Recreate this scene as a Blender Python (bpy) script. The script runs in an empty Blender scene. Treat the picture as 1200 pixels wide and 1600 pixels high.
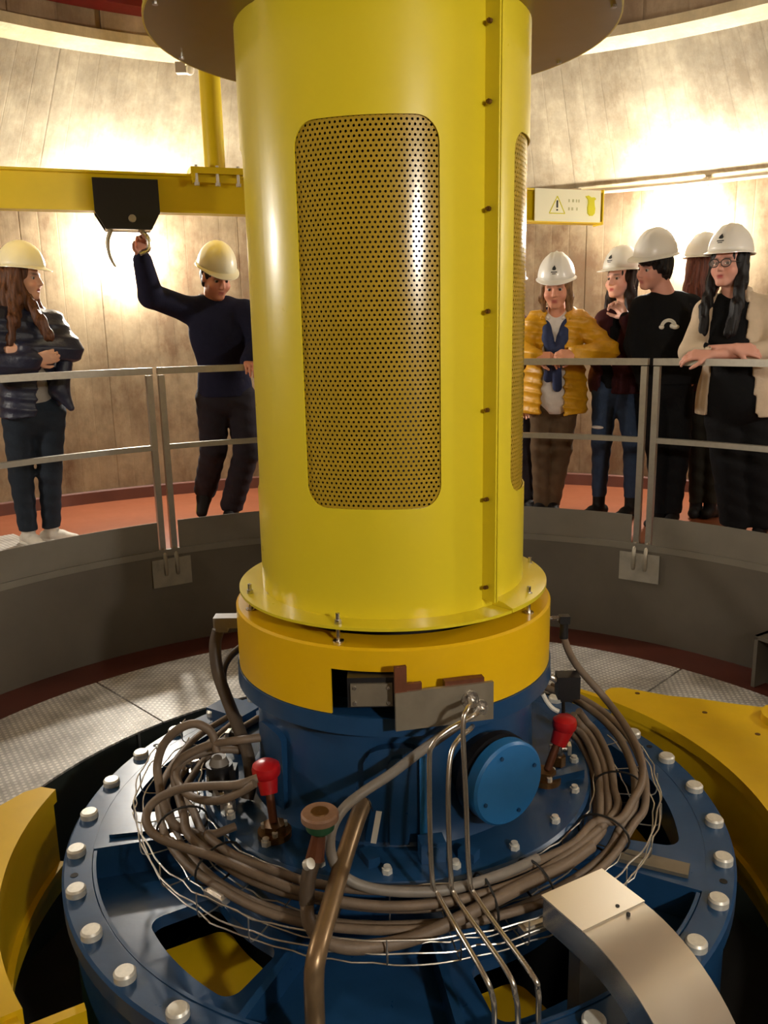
import bpy, bmesh, math, random
import numpy as np
from mathutils import Vector, Matrix, Euler

random.seed(7)
SC = bpy.context.scene
COL = SC.collection
PI = math.pi
R_ = math.radians

# ------------------------------------------------------------------ camera
CAM_POS = Vector((0.0, -2.6, 1.27))
PITCH, ROLL, YAW, F_PX = 0.21824869, -0.02031733, -0.00909284, 1296.7
cd = bpy.data.cameras.new('camera')
cam = bpy.data.objects.new('camera', cd)
COL.objects.link(cam)
cd.sensor_fit = 'HORIZONTAL'
cd.sensor_width = 36.0
cd.lens = F_PX / 1200.0 * 36.0
cd.clip_start = 0.02
fw = Vector((math.sin(YAW) * math.cos(PITCH), math.cos(YAW) * math.cos(PITCH), -math.sin(PITCH)))
rt = Vector((math.cos(YAW), -math.sin(YAW), 0))
up = rt.cross(fw)
r2 = math.cos(ROLL) * rt + math.sin(ROLL) * up
u2 = -math.sin(ROLL) * rt + math.cos(ROLL) * up
M3 = Matrix((r2, u2, -fw)).transposed()
cam.matrix_world = Matrix.Translation(CAM_POS) @ M3.to_4x4()
SC.camera = cam

# ------------------------------------------------------------------ world and exposure
w = bpy.data.worlds.new('world')
SC.world = w
w.use_nodes = True
w.node_tree.nodes['Background'].inputs[0].default_value = (0.9, 0.75, 0.55, 1)
w.node_tree.nodes['Background'].inputs[1].default_value = 0.02
SC.view_settings.view_transform = 'Standard'
SC.view_settings.look = 'None'
SC.view_settings.gamma = 1.0
SC.view_settings.use_curve_mapping = False
SC.view_settings.exposure = 0.1
# wall lamps: (azimuth in degrees, height, emission strength)
LAMPS = [(116.9, 1.86, 900.0), (59.9, 1.93, 900.0), (176.0, 1.9, 500.0), (0.0, 1.9, 360.0), (-67.0, 1.9, 780.0)]
LAMP_COLOUR = (1.0, 0.955, 0.87, 1)

# ------------------------------------------------------------------ helpers
def lin(c):
    return c / 12.92 if c <= 0.04045 else ((c + 0.055) / 1.055) ** 2.4

def rgb(r, g, b):
    return (lin(r / 255), lin(g / 255), lin(b / 255), 1.0)

MATS = {}
class NT:
    """small helper round a material's node tree"""
    def __init__(self, name):
        m = bpy.data.materials.new(name)
        m.use_nodes = True
        self.m, self.t = m, m.node_tree
        self.b = self.t.nodes['Principled BSDF']
        MATS[name] = m
    def n(self, kind, **kw):
        nd = self.t.nodes.new(kind)
        for k, v in kw.items():
            if k == 'i':
                for kk, vv in v.items():
                    s = nd.inputs[kk]
                    if isinstance(vv, bpy.types.NodeSocket):
                        self.t.links.new(vv, s)
                    else:
                        s.default_value = vv
            else:
                setattr(nd, k, v)
        return nd
    def math(self, op, a, b=None, c=None):
        nd = self.n('ShaderNodeMath', operation=op)
        for k, v in enumerate((a, b, c)):
            if v is None: continue
            if isinstance(v, bpy.types.NodeSocket): self.t.links.new(v, nd.inputs[k])
            else: nd.inputs[k].default_value = v
        return nd.outputs[0]
    def mix(self, f, a, b, mode='MIX'):
        nd = self.n('ShaderNodeMix', data_type='RGBA', blend_type=mode)
        for s, v in ((nd.inputs[0], f), (nd.inputs[6], a), (nd.inputs[7], b)):
            if isinstance(v, bpy.types.NodeSocket): self.t.links.new(v, s)
            else: s.default_value = v
        return nd.outputs[2]
    def ramp(self, f, stops):
        nd = self.n('ShaderNodeValToRGB')
        self.t.links.new(f, nd.inputs[0])
        e = nd.color_ramp.elements
        e[0].position, e[0].color = stops[0][0], (stops[0][1],) * 3 + (1,)
        e[1].position, e[1].color = stops[-1][0], (stops[-1][1],) * 3 + (1,)
        for p, v in stops[1:-1]:
            x = e.new(p); x.color = (v, v, v, 1)
        return nd.outputs[0]
    def noise(self, vec, scale, detail=4, rough=0.6):
        nd = self.n('ShaderNodeTexNoise', i={'Scale': scale, 'Detail': detail, 'Roughness': rough})
        if vec is not None: self.t.links.new(vec, nd.inputs['Vector'])
        return nd.outputs[0]
    def set(self, name, v):
        s = self.b.inputs[name]
        if isinstance(v, bpy.types.NodeSocket): self.t.links.new(v, s)
        else: s.default_value = v
    def bump(self, h, strength=0.3, dist=0.01):
        nd = self.n('ShaderNodeBump', i={'Strength': strength, 'Distance': dist, 'Height': h})
        self.t.links.new(nd.outputs[0], self.b.inputs['Normal'])

def paint(name, c, rough=0.35, metal=0.0, wear=0.12, scale=9.0, bump=0.0, bscale=60.0, spec=0.5, coat=0.0, dark=0.55):
    """painted or plain surface: base colour with soft blotchy wear"""
    t = NT(name)
    tc = t.n('ShaderNodeTexCoord')
    nz = t.noise(tc.outputs['Object'], scale)
    f = t.ramp(nz, [(0.35, 0.0), (0.75, 1.0)])
    d = tuple(x * dark for x in c[:3]) + (1,)
    col = t.mix(t.math('MULTIPLY', f, wear * 2), c, d)
    t.set('Base Color', col)
    t.set('Metallic', metal)
    rr = t.noise(tc.outputs['Object'], scale * 3)
    t.set('Roughness', t.math('ADD', rough - 0.06, t.math('MULTIPLY', rr, 0.12)))
    t.set('Specular IOR Level', spec)
    if coat: t.set('Coat Weight', coat); t.set('Coat Roughness', 0.12)
    if bump:
        t.bump(t.noise(tc.outputs['Object'], bscale, 3), bump, 0.01)
    return t.m

def concrete(name, base, stain, board=0.15, joint=True, stain_amt=0.6):
    t = NT(name)
    tc = t.n('ShaderNodeTexCoord')
    sp = t.n('ShaderNodeSeparateXYZ')
    t.t.links.new(tc.outputs['UV'], sp.inputs[0])
    u, v = sp.outputs[0], sp.outputs[1]
    ub = t.math('DIVIDE', u, board)
    bid = t.math('FLOOR', ub)
    wn = t.n('ShaderNodeTexWhiteNoise', noise_dimensions='1D')
    t.t.links.new(bid, wn.inputs['W'])
    fr = t.math('FRACT', ub)
    edge = t.math('MINIMUM', fr, t.math('SUBTRACT', 1.0, fr))
    jl = t.ramp(edge, [(0.0, 1.0), (0.035, 0.0)])
    # vertical grain
    cv = t.n('ShaderNodeCombineXYZ')
    t.t.links.new(t.math('MULTIPLY', u, 9.0), cv.inputs[0]); t.t.links.new(v, cv.inputs[1]); t.t.links.new(wn.outputs[0], cv.inputs[2])
    grain = t.noise(cv.outputs[0], 3.0, 6, 0.65)
    cs = t.n('ShaderNodeCombineXYZ')
    t.t.links.new(u, cs.inputs[0]); t.t.links.new(t.math('MULTIPLY', v, 0.55), cs.inputs[1])
    big = t.noise(cs.outputs[0], 1.7, 8, 0.72)
    st = t.ramp(big, [(0.42, 0.0), (0.60, 1.0)])
    blot = t.ramp(t.noise(tc.outputs['UV'], 5.5, 5, 0.7), [(0.42, 0.0), (0.62, 1.0)])
    dk = tuple(x * 0.55 for x in base[:3]) + (1,)
    lt = tuple(min(1, x * 1.1) for x in base[:3]) + (1,)
    c = t.mix(t.math('MULTIPLY', wn.outputs[0], 0.7), base, lt)
    c = t.mix(t.math('MULTIPLY', t.ramp(grain, [(0.42, 0.0), (0.75, 1.0)]), 0.28), c, dk)
    c = t.mix(t.math('MULTIPLY', st, stain_amt), c, stain)
    c = t.mix(t.math('MULTIPLY', blot, 0.42), c, dk)
    if joint:
        c = t.mix(t.math('MULTIPLY', jl, t.math('MULTIPLY', t.ramp(t.noise(tc.outputs['UV'], 1.1, 3), [(0.4, 0.0), (0.65, 1.0)]), 0.34)), c, tuple(x * 0.3 for x in base[:3]) + (1,))
    t.set('Base Color', c)
    t.set('Roughness', 0.85)
    t.set('Specular IOR Level', 0.25)
    h = t.math('ADD', t.math('MULTIPLY', grain, 0.6), t.math('MULTIPLY', wn.outputs[0], 0.25))
    if joint: h = t.math('SUBTRACT', h, t.math('MULTIPLY', jl, 0.3))
    t.bump(h, 0.35, 0.006)
    return t.m

def checker(name):
    t = NT(name)
    tc = t.n('ShaderNodeTexCoord')
    sp = t.n('ShaderNodeSeparateXYZ')
    t.t.links.new(tc.outputs['UV'], sp.inputs[0])
    k = 2 * PI / 0.052
    a = t.math('MULTIPLY', t.math('ADD', sp.outputs[0], sp.outputs[1]), k * 0.71)
    b = t.math('MULTIPLY', t.math('SUBTRACT', sp.outputs[0], sp.outputs[1]), k * 0.71)
    s1 = t.math('MULTIPLY', t.math('SINE', a), t.math('SINE', b))
    h = t.ramp(t.math('ABSOLUTE', s1), [(0.45, 0.0), (0.7, 1.0)])
    nz = t.noise(tc.outputs['Object'], 6.0, 5)
    c = t.mix(t.ramp(nz, [(0.4, 0.0), (0.7, 1.0)]), rgb(232, 226, 216), rgb(176, 170, 160))
    c = t.mix(h, t.mix(0.45, c, (0.12, 0.11, 0.10, 1)), c)
    t.set('Base Color', c)
    t.set('Metallic', 0.3)
    t.set('Roughness', 0.36)
    t.bump(h, 0.7, 0.004)
    return t.m

def plain(name, c, rough=0.5, metal=0.0, spec=0.5, emit=0.0):
    t = NT(name)
    t.set('Base Color', c); t.set('Roughness', rough); t.set('Metallic', metal); t.set('Specular IOR Level', spec)
    if emit:
        t.set('Emission Color', LAMP_COLOUR); t.set('Emission Strength', emit)
    return t.m

def cloth(name, c, rough=0.85, scale=220.0, bump=0.25, fold=10.0, spec=0.2, sheen=0.0):
    t = NT(name)
    tc = t.n('ShaderNodeTexCoord')
    nz = t.noise(tc.outputs['Object'], scale, 2)
    fo = t.noise(tc.outputs['Object'], fold, 4)
    t.set('Base Color', t.mix(t.math('MULTIPLY', t.ramp(fo, [(0.35, 0.0), (0.7, 1.0)]), 0.45), c, tuple(x * 0.6 for x in c[:3]) + (1,)))
    t.set('Roughness', rough)
    t.set('Specular IOR Level', spec)
    if sheen: t.set('Sheen Weight', sheen)
    t.bump(t.math('ADD', t.math('MULTIPLY', nz, 0.15), fo), bump, 0.02)
    return t.m

paint('tube_yellow', rgb(226, 206, 42), 0.30, wear=0.05, scale=3.0, bump=0.02, bscale=25, coat=0.25)
paint('drum_yellow', rgb(234, 186, 10), 0.36, wear=0.06, scale=4.0, coat=0.15)
paint('grille_yellow', rgb(176, 146, 40), 0.2, metal=0.0, wear=0.08, scale=5.0)
paint('beam_yellow', rgb(246, 214, 20), 0.4, wear=0.08, scale=4.0)
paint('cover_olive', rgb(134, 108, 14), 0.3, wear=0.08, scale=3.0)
paint('ring_yellow', rgb(226, 184, 18), 0.42, wear=0.12, scale=5.0)
paint('blue', rgb(31, 70, 110), 0.3, wear=0.26, scale=7.0, bump=0.05, bscale=18, spec=0.42)
paint('blue_lit', rgb(42, 116, 180), 0.34, wear=0.15, scale=9.0, bump=0.05, bscale=14)  # brighter copy of blue: highlights of port cover and rib put into the colour
paint('dark_green_wall', rgb(52, 58, 50), 0.6, wear=0.3, scale=3.0)
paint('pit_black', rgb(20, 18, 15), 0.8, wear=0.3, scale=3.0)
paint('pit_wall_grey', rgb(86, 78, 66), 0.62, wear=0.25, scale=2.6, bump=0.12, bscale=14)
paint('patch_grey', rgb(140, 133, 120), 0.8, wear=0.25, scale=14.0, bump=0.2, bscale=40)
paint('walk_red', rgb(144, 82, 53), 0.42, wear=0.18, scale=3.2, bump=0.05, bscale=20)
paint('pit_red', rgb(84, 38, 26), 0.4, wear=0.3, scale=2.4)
paint('skirt_red', rgb(100, 58, 44), 0.6, wear=0.3, scale=5.0)
paint('lid_brown', rgb(158, 122, 98), 0.55, wear=0.25, scale=60.0)
paint('galv', rgb(176, 170, 158), 0.38, metal=0.75, wear=0.15, scale=30.0)
paint('toe_grey', rgb(122, 115, 102), 0.5, metal=0.35, wear=0.15, scale=6.0)
paint('steel', rgb(206, 202, 196), 0.28, metal=1.0, wear=0.12, scale=40.0)
paint('bright_steel', rgb(240, 234, 224), 0.3, metal=0.9, wear=0.0, scale=3.0)
paint('tube_steel', rgb(214, 208, 198), 0.26, metal=0.95, wear=0.0, scale=3.0)
paint('block_steel', rgb(150, 140, 122), 0.46, metal=0.6, wear=0.25, scale=14.0)
paint('bolt_white', rgb(232, 228, 216), 0.4, metal=0.35, wear=0.2, scale=60.0)
paint('hose', rgb(124, 106, 88), 0.55, wear=0.25, scale=20.0, bump=0.1, bscale=160)
paint('hose_dark', rgb(84, 70, 56), 0.5, wear=0.3, scale=20.0, bump=0.1, bscale=160)
paint('hose_grey', rgb(134, 126, 116), 0.5, wear=0.2, scale=20.0)
paint('bronze', rgb(150, 124, 92), 0.34, metal=0.6, wear=0.3, scale=18.0)
paint('brass_dirty', rgb(126, 92, 52), 0.45, metal=0.7, wear=0.4, scale=50.0)
paint('copper_brown', rgb(116, 68, 44), 0.5, metal=0.4, wear=0.35, scale=30.0)
paint('green_cast', rgb(44, 100, 66), 0.4, wear=0.3, scale=40.0)
paint('red_cap', rgb(190, 26, 30), 0.35, wear=0.1, scale=30.0)
paint('black_plastic', rgb(26, 25, 27), 0.42, wear=0.1, scale=20.0)
paint('tie_black', rgb(24, 22, 20), 0.6)
paint('white_plastic', rgb(226, 220, 206), 0.4, wear=0.06)
paint('red_beam', rgb(118, 20, 14), 0.5, wear=0.2)
paint('conduit', rgb(176, 162, 140), 0.5, wear=0.15)
paint('helmet_white', rgb(236, 232, 222), 0.35, wear=0.03, scale=12, coat=0.2)
paint('helmet_cream', rgb(240, 234, 204), 0.38, wear=0.05, scale=12, coat=0.15)
paint('emblem_dark', rgb(40, 44, 46), 0.5)
concrete('concrete_wall', rgb(152, 134, 106), rgb(88, 60, 38), 0.13, True, 0.8)
concrete('concrete_cone', rgb(176, 164, 138), rgb(104, 86, 60), 0.15, True, 0.7)
concrete('concrete_shaft', rgb(172, 148, 118), rgb(92, 64, 44), 0.25, True, 0.6)
concrete('concrete_soffit_lit', rgb(222, 204, 164), rgb(170, 140, 96), 0.6, False, 0.4)  # paler than the cone: light on the rim and ledge is in the colour
checker('checker_plate')
plain('sign_face', rgb(255, 253, 222), 0.5)
plain('sign_yellow', rgb(226, 220, 30), 0.5)
plain('sign_black', rgb(38, 36, 24), 0.5)
plain('sign_faint', rgb(206, 204, 150), 0.5)
plain('dark_inside', rgb(24, 18, 10), 0.7)
plain('shaft_dark', rgb(34, 26, 16), 0.5, 0.2)
plain('wire', rgb(214, 208, 198), 0.3, 0.9)
plain('eye_white', rgb(186, 174, 164), 0.3)
plain('eye_iris', rgb(40, 28, 22), 0.3)

class MB:
    """collects shapes, then builds ONE mesh object"""
    def __init__(self):
        self.v, self.f, self.uv = [], [], {}
    def add(self, vs, fs):
        o = len(self.v)
        self.v += [tuple(x) for x in vs]
        self.f += [tuple(i + o for i in f) for f in fs]
        return o
    def box(self, c, s, m=None):
        x, y, z = s[0] / 2, s[1] / 2, s[2] / 2
        vs = [Vector((sx * x, sy * y, sz * z)) for sx in (-1, 1) for sy in (-1, 1) for sz in (-1, 1)]
        if m is not None: vs = [m @ q for q in vs]
        vs = [q + Vector(c) for q in vs]
        self.add(vs, [(0, 1, 3, 2), (4, 6, 7, 5), (0, 4, 5, 1), (2, 3, 7, 6), (0, 2, 6, 4), (1, 5, 7, 3)])
        return self
    def lathe(self, prof, n=64, a0=0.0, a1=360.0, close=True, m=None):
        """revolve (r, z) points about z; close joins the last point to the first; partial sweeps get end caps"""
        full = abs(a1 - a0) >= 359.999
        k = len(prof); cnt = n if full else n + 1
        o = len(self.v)
        for i in range(cnt):
            a = R_(a0 + (a1 - a0) * i / n)
            for r, z in prof:
                q = Vector((r * math.cos(a), r * math.sin(a), z))
                self.v.append(tuple(m @ q) if m is not None else tuple(q))
        lens = [0.0]
        for j in range(1, k + 1):
            p, q = prof[j - 1], prof[j % k]
            lens.append(lens[-1] + math.hypot(p[0] - q[0], p[1] - q[1]))
        rm = max(p[0] for p in prof)
        for i in range(n):
            i2 = (i + 1) % cnt
            for j in range(k if close else k - 1):
                j2 = (j + 1) % k
                self.uv[len(self.f)] = [(R_(a0 + (a1 - a0) * ii / n) * rm, lens[jj]) for ii, jj in ((i, j), (i + 1, j), (i + 1, j + 1), (i, j + 1))]
                self.f.append((o + i * k + j, o + i2 * k + j, o + i2 * k + j2, o + i * k + j2))
        if not full and close:
            self.f.append(tuple(o + j for j in range(k)))
            self.f.append(tuple(o + n * k + j for j in range(k))[::-1])
        return self
    def cyl(self, a, b, r, r2=None, n=16, cap=True):
        a, b = Vector(a), Vector(b)
        r2 = r if r2 is None else r2
        d = (b - a).normalized()
        s = d.orthogonal().normalized(); t = d.cross(s)
        o = len(self.v)
        for p, rr in ((a, r), (b, r2)):
            for i in range(n):
                an = 2 * PI * i / n
                self.v.append(tuple(p + (s * math.cos(an) + t * math.sin(an)) * rr))
        for i in range(n):
            self.f.append((o + i, o + (i + 1) % n, o + n + (i + 1) % n, o + n + i))
        if cap:
            self.f.append(tuple(o + i for i in range(n))[::-1])
            self.f.append(tuple(o + n + i for i in range(n)))
        return self
    def sweep(self, pts, r, n=10, sub=6, closed=False, cap=True):
        P = smooth_path(pts, sub, closed) if sub > 1 else [Vector(p) for p in pts]
        m = len(P)
        rad = r if callable(r) else (lambda t: r)
        o = len(self.v); prev = None
        for i in range(m):
            if closed: d = P[(i + 1) % m] - P[i - 1]
            else: d = P[min(i + 1, m - 1)] - P[max(i - 1, 0)]
            d.normalize()
            if prev is None: s = d.orthogonal().normalized()
            else:
                s = prev - d * prev.dot(d)
                s = s.normalized() if s.length > 1e-6 else d.orthogonal().normalized()
            prev = s; t = d.cross(s); rr = rad(i / max(1, m - 1))
            for k in range(n):
                a = 2 * PI * k / n
                self.v.append(tuple(P[i] + (s * math.cos(a) + t * math.sin(a)) * rr))
        for i in range(m if closed else m - 1):
            i2 = (i + 1) % m
            for k in range(n):
                self.f.append((o + i * n + k, o + i * n + (k + 1) % n, o + i2 * n + (k + 1) % n, o + i2 * n + k))
        if cap and not closed:
            self.f.append(tuple(o + k for k in range(n))[::-1])
            self.f.append(tuple(o + (m - 1) * n + k for k in range(n)))
        return self
    def sphere(self, c, r, n=16, m=10, rot=None):
        r = (r, r, r) if not hasattr(r, '__len__') else r
        o = len(self.v); c = Vector(c)
        for j in range(1, m):
            th = PI * j / m
            for i in range(n):
                a = 2 * PI * i / n
                q = Vector((r[0] * math.sin(th) * math.cos(a), r[1] * math.sin(th) * math.sin(a), r[2] * math.cos(th)))
                if rot is not None: q = rot @ q
                self.v.append(tuple(c + q))
        e = Vector((0, 0, r[2]))
        if rot is not None: e = rot @ e
        t = len(self.v); self.v += [tuple(c + e), tuple(c - e)]
        for j in range(m - 2):
            for i in range(n):
                self.f.append((o + j * n + i, o + (j + 1) * n + i, o + (j + 1) * n + (i + 1) % n, o + j * n + (i + 1) % n))
        for i in range(n):
            self.f.append((t, o + i, o + (i + 1) % n))
            self.f.append((t + 1, o + (m - 2) * n + (i + 1) % n, o + (m - 2) * n + i))
        return self
    def prism(self, poly, z0, z1, holes=(), m=None):
        """flat plate: outline (x, y) with holes, between z0 and z1"""
        bm = bmesh.new()
        es = []
        for loop in [poly] + list(holes):
            vs = [bm.verts.new((x, y, z1)) for x, y in loop]
            for i in range(len(vs)):
                es.append(bm.edges.new((vs[i], vs[(i + 1) % len(vs)])))
        bmesh.ops.triangle_fill(bm, use_beauty=True, use_dissolve=False, edges=es, normal=(0, 0, 1))
        bm.faces.ensure_lookup_table()
        r = bmesh.ops.extrude_face_region(bm, geom=list(bm.faces))
        for g in r['geom']:
            if isinstance(g, bmesh.types.BMVert): g.co.z = z0
        bm.verts.index_update()
        vs = [v.co.copy() for v in bm.verts]
        if m is not None: vs = [m @ q for q in vs]
        self.add(vs, [tuple(v.index for v in f.verts) for f in bm.faces])
        bm.free()
        return self
    def mesh(self, name, mat, angle=35.0, recalc=True):
        me = bpy.data.meshes.new(name)
        me.from_pydata(self.v, [], self.f)
        if self.uv:
            ul = me.uv_layers.new(name='UVMap')
            for fi, cs in self.uv.items():
                p = me.polygons[fi]
                for k, li in enumerate(p.loop_indices):
                    ul.data[li].uv = cs[k]
        if recalc:
            bm = bmesh.new(); bm.from_mesh(me)
            bmesh.ops.recalc_face_normals(bm, faces=bm.faces)
            bm.to_mesh(me); bm.free()
        for p in me.polygons: p.use_smooth = True
        me.set_sharp_from_angle(angle=R_(angle))
        if mat: me.materials.append(MATS[mat])
        return me
    def build(self, name, mat, parent=None, angle=35.0, recalc=True, loc=None):
        return obj(name, self.mesh(name, mat, angle, recalc), parent, loc)

def smooth_path(pts, sub=6, closed=False):
    P = [Vector(p) for p in pts]
    n = len(P); out = []
    for i in range(n if closed else n - 1):
        p0 = P[i - 1] if (i > 0 or closed) else P[0] * 2 - P[1]
        p1 = P[i]; p2 = P[(i + 1) % n]
        p3 = P[(i + 2) % n] if (closed or i + 2 < n) else P[-1] * 2 - P[-2]
        for k in range(sub):
            t = k / sub
            out.append(0.5 * ((2 * p1) + (p2 - p0) * t + (2 * p0 - 5 * p1 + 4 * p2 - p3) * t * t + (3 * p1 - p0 - 3 * p2 + p3) * t ** 3))
    if not closed: out.append(P[-1])
    return out

def obj(name, me, parent=None, loc=None):
    o = bpy.data.objects.new(name, me)
    COL.objects.link(o)
    if parent is not None: o.parent = parent
    if loc is not None: o.location = loc
    return o

def thing(name, label, cat, loc=(0, 0, 0), rotz=0.0, group=None):
    o = bpy.data.objects.new(name, None)
    o.empty_display_size = 0.05
    COL.objects.link(o)
    o.location = loc; o.rotation_euler = (0, 0, rotz)
    return tag(o, label, cat, group)

def tag(o, label, cat, group=None, kind=None):
    o['label'] = label
    if cat: o['category'] = cat
    if group: o['group'] = group
    if kind: o['kind'] = kind
    return o

def struct(o, label=None):
    o['kind'] = 'structure'
    if label: o['label'] = label
    return o

def pol(r, a, z=0.0):
    return Vector((r * math.cos(R_(a)), r * math.sin(R_(a)), z))

def arc_pts(r, a0, a1, n):
    return [(r * math.cos(R_(a0 + (a1 - a0) * i / n)), r * math.sin(R_(a0 + (a1 - a0) * i / n))) for i in range(n + 1)]

def sector_poly(r0, r1, a0, a1, n=24, rc=0.0):
    """annular sector outline, corners rounded by rc (metres)"""
    if rc <= 0:
        return arc_pts(r0, a0, a1, n) + arc_pts(r1, a1, a0, n)
    out = []
    for rr, aa, sr, sa in ((r0, a0, 1, 1), (r0, a1, 1, -1), (r1, a1, -1, -1), (r1, a0, -1, 1)):
        ca, cr = aa + sa * math.degrees(rc / rr), rr + sr * rc
        st = {(1, 1): 180, (1, -1): 270, (-1, -1): 0, (-1, 1): 90}[(sr, sa)]
        for k in range(7):
            t = R_(st + 90 * k / 6)
            # local frame: x runs along the angle, y along the radius
            ra = ca + math.degrees(rc * math.cos(t) / rr)
            rq = cr + rc * math.sin(t)
            out.append((rq * math.cos(R_(ra)), rq * math.sin(R_(ra))))
        if (sr, sa) == (1, 1):
            for k in range(1, n):
                a = a0 + (a1 - a0) * k / n
                if a0 + math.degrees(rc / r0) < a < a1 - math.degrees(rc / r0):
                    out.append((r0 * math.cos(R_(a)), r0 * math.sin(R_(a))))
        if (sr, sa) == (-1, -1):
            for k in range(n - 1, 0, -1):
                a = a0 + (a1 - a0) * k / n
                if a0 + math.degrees(rc / r1) < a < a1 - math.degrees(rc / r1):
                    out.append((r1 * math.cos(R_(a)), r1 * math.sin(R_(a))))
    return out

def rz(a): return Matrix.Rotation(R_(a), 3, 'Z')

# ================================================================== THE SETTING
def boards(name, prof, mat, width, jitter):
    """a round concrete surface cast against boards: every board a strip with its own depth"""
    m = MB()
    rm = max(p[0] for p in prof)
    n = int(round(2 * PI * rm / width))
    k = len(prof)
    lens = [0.0]
    for j in range(1, k): lens.append(lens[-1] + math.hypot(prof[j][0] - prof[j - 1][0], prof[j][1] - prof[j - 1][1]))
    rnd = random.Random(3)
    for i in range(n):
        d = rnd.uniform(-jitter, jitter)
        a0, a1 = 2 * PI * i / n, 2 * PI * (i + 1) / n
        for j in range(k - 1):
            vs = []
            for a, jj in ((a0, j), (a1, j), (a1, j + 1), (a0, j + 1)):
                r = prof[jj][0] + d
                vs.append((r * math.cos(a), r * math.sin(a), prof[jj][1]))
            fi = len(m.f)
            m.add(vs, [(3, 2, 1, 0)])
            m.uv[fi] = [(a0 * rm, lens[j + 1]), (a1 * rm, lens[j + 1]), (a1 * rm, lens[j]), (a0 * rm, lens[j])]
    return struct(m.build(name, mat, angle=1.0, recalc=False))

RW = 4.3
boards('wall_round', [(RW, -0.05), (RW, 2.27)], 'concrete_wall', 0.13, 0.0012)
boards('ceiling', [(RW - 0.03, 2.25), (3.30, 2.91)], 'concrete_cone', 0.15, 0.0015)
struct(MB().lathe([(RW + 0.05, 2.25), (RW - 0.045, 2.25), (RW - 0.045, 2.275), (RW + 0.05, 2.275)], 120).build('trim_1', 'concrete_soffit_lit'), 'concrete ledge where the round wall meets the sloping ceiling')
struct(MB().lathe([(3.31, 2.905), (3.05, 2.905), (3.05, 2.96), (3.31, 2.96)], 120).build('trim_2', 'concrete_soffit_lit'), 'concrete rim of the round shaft opening, light painted into its pale colour')
boards('wall_shaft', [(3.07, 2.93), (3.07, 5.2)], 'concrete_shaft', 0.25, 0.006)
struct(MB().lathe([(0.001, 5.2), (3.2, 5.2)], 64, close=False).build('ceiling_shaft', 'concrete_shaft', recalc=False))
tag(MB().lathe([(2.90, 3.06), (3.055, 3.06), (3.055, 3.2), (2.90, 3.2)], 40, 116, 133).build('ring_beam', 'red_beam'), 'dark red painted steel beam high up in the round shaft', 'beam')

# walkway slab, skirting, pit
wf = struct(MB().lathe([(2.585, 0.0), (RW + 0.02, 0.0), (RW + 0.02, -0.06), (2.585, -0.06)], 160).build('floor', 'walk_red'))
struct(MB().lathe([(2.560, -0.034), (2.586, -0.034), (2.586, 0.0035), (2.560, 0.0035)], 160).build('trim_3', 'toe_grey'), 'grey steel edge strip of the walkway')
struct(MB().lathe([(RW - 0.004, 0.0), (RW - 0.022, 0.0), (RW - 0.022, 0.085), (RW - 0.004, 0.095)], 120).build('baseboard_round', 'skirt_red'))
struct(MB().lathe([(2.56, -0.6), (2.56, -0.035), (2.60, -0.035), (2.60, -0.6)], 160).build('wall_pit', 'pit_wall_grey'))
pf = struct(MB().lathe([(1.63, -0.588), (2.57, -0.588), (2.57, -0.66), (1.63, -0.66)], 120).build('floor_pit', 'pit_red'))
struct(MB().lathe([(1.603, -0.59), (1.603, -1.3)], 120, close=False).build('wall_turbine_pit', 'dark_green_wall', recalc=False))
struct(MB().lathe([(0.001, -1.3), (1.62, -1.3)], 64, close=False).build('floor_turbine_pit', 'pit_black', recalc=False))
# vertical joints of the sheet lining in the turbine pit
for a in (140.0, 118.0, 62.0, 40.0):
    o = MB().box((0, 0, 0), (0.012, 0.006, 0.68)).build('lining_joint', 'galv', loc=pol(1.598, a, -0.93)); o.rotation_euler = (0, 0, R_(a + 90)); struct(o)
# chequered plates on the pit floor, each its own piece
PL = [(135.5, 180.0), (91.0, 135.3), (46.5, 90.8), (2.0, 46.3), (-42.5, 1.8), (-87.0, -42.7), (-131.5, -87.2), (-179.8, -131.7)]
for a0, a1 in PL:
    m = MB().prism(sector_poly(1.585, 2.27, a0 + 0.06, a1 - 0.06, 22), -0.5875, -0.578)
    me = m.mesh('checker_plate', 'checker_plate', 30)
    ul = me.uv_layers.new(name='UVMap')
    c = R_((a0 + a1) / 2 + 12)
    for p in me.polygons:
        for li in p.loop_indices:
            q = me.vertices[me.loops[li].vertex_index].co
            ul.data[li].uv = (q.x * math.cos(c) + q.y * math.sin(c), -q.x * math.sin(c) + q.y * math.cos(c))
    obj('checker_plate', me, pf)
# steel hatch plate let into the walkway
m = MB().prism(sector_poly(2.75, 3.62, 133.0, 150.0, 12), -0.002, 0.006)
me = m.mesh('hatch_plate', 'checker_plate', 30)
ul = me.uv_layers.new(name='UVMap')
for p in me.polygons:
    for li in p.loop_indices:
        q = me.vertices[me.loops[li].vertex_index].co; ul.data[li].uv = (q.x, q.y)
obj('hatch_plate', me, wf)
# servomotor opening in the pit wall: steel frame, darkness painted as a black panel
sv = thing('servomotor_recess', 'dark framed steel recess box against the pit wall at the right edge', 'recess', pol(2.43, 33.2, -0.586), R_(33.2))
f = MB()
for y in (-0.17, 0.17): f.box((0, y, 0.14), (0.2, 0.02, 0.28))
f.box((0, 0, 0.27), (0.2, 0.36, 0.02)).box((0.05, 0, 0.01), (0.1, 0.36, 0.02))
f.build('frame', 'pit_wall_grey', sv)
MB().box((0.09, 0, 0.14), (0.02, 0.33, 0.26)).build('dark_panel', 'pit_black', sv)

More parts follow.
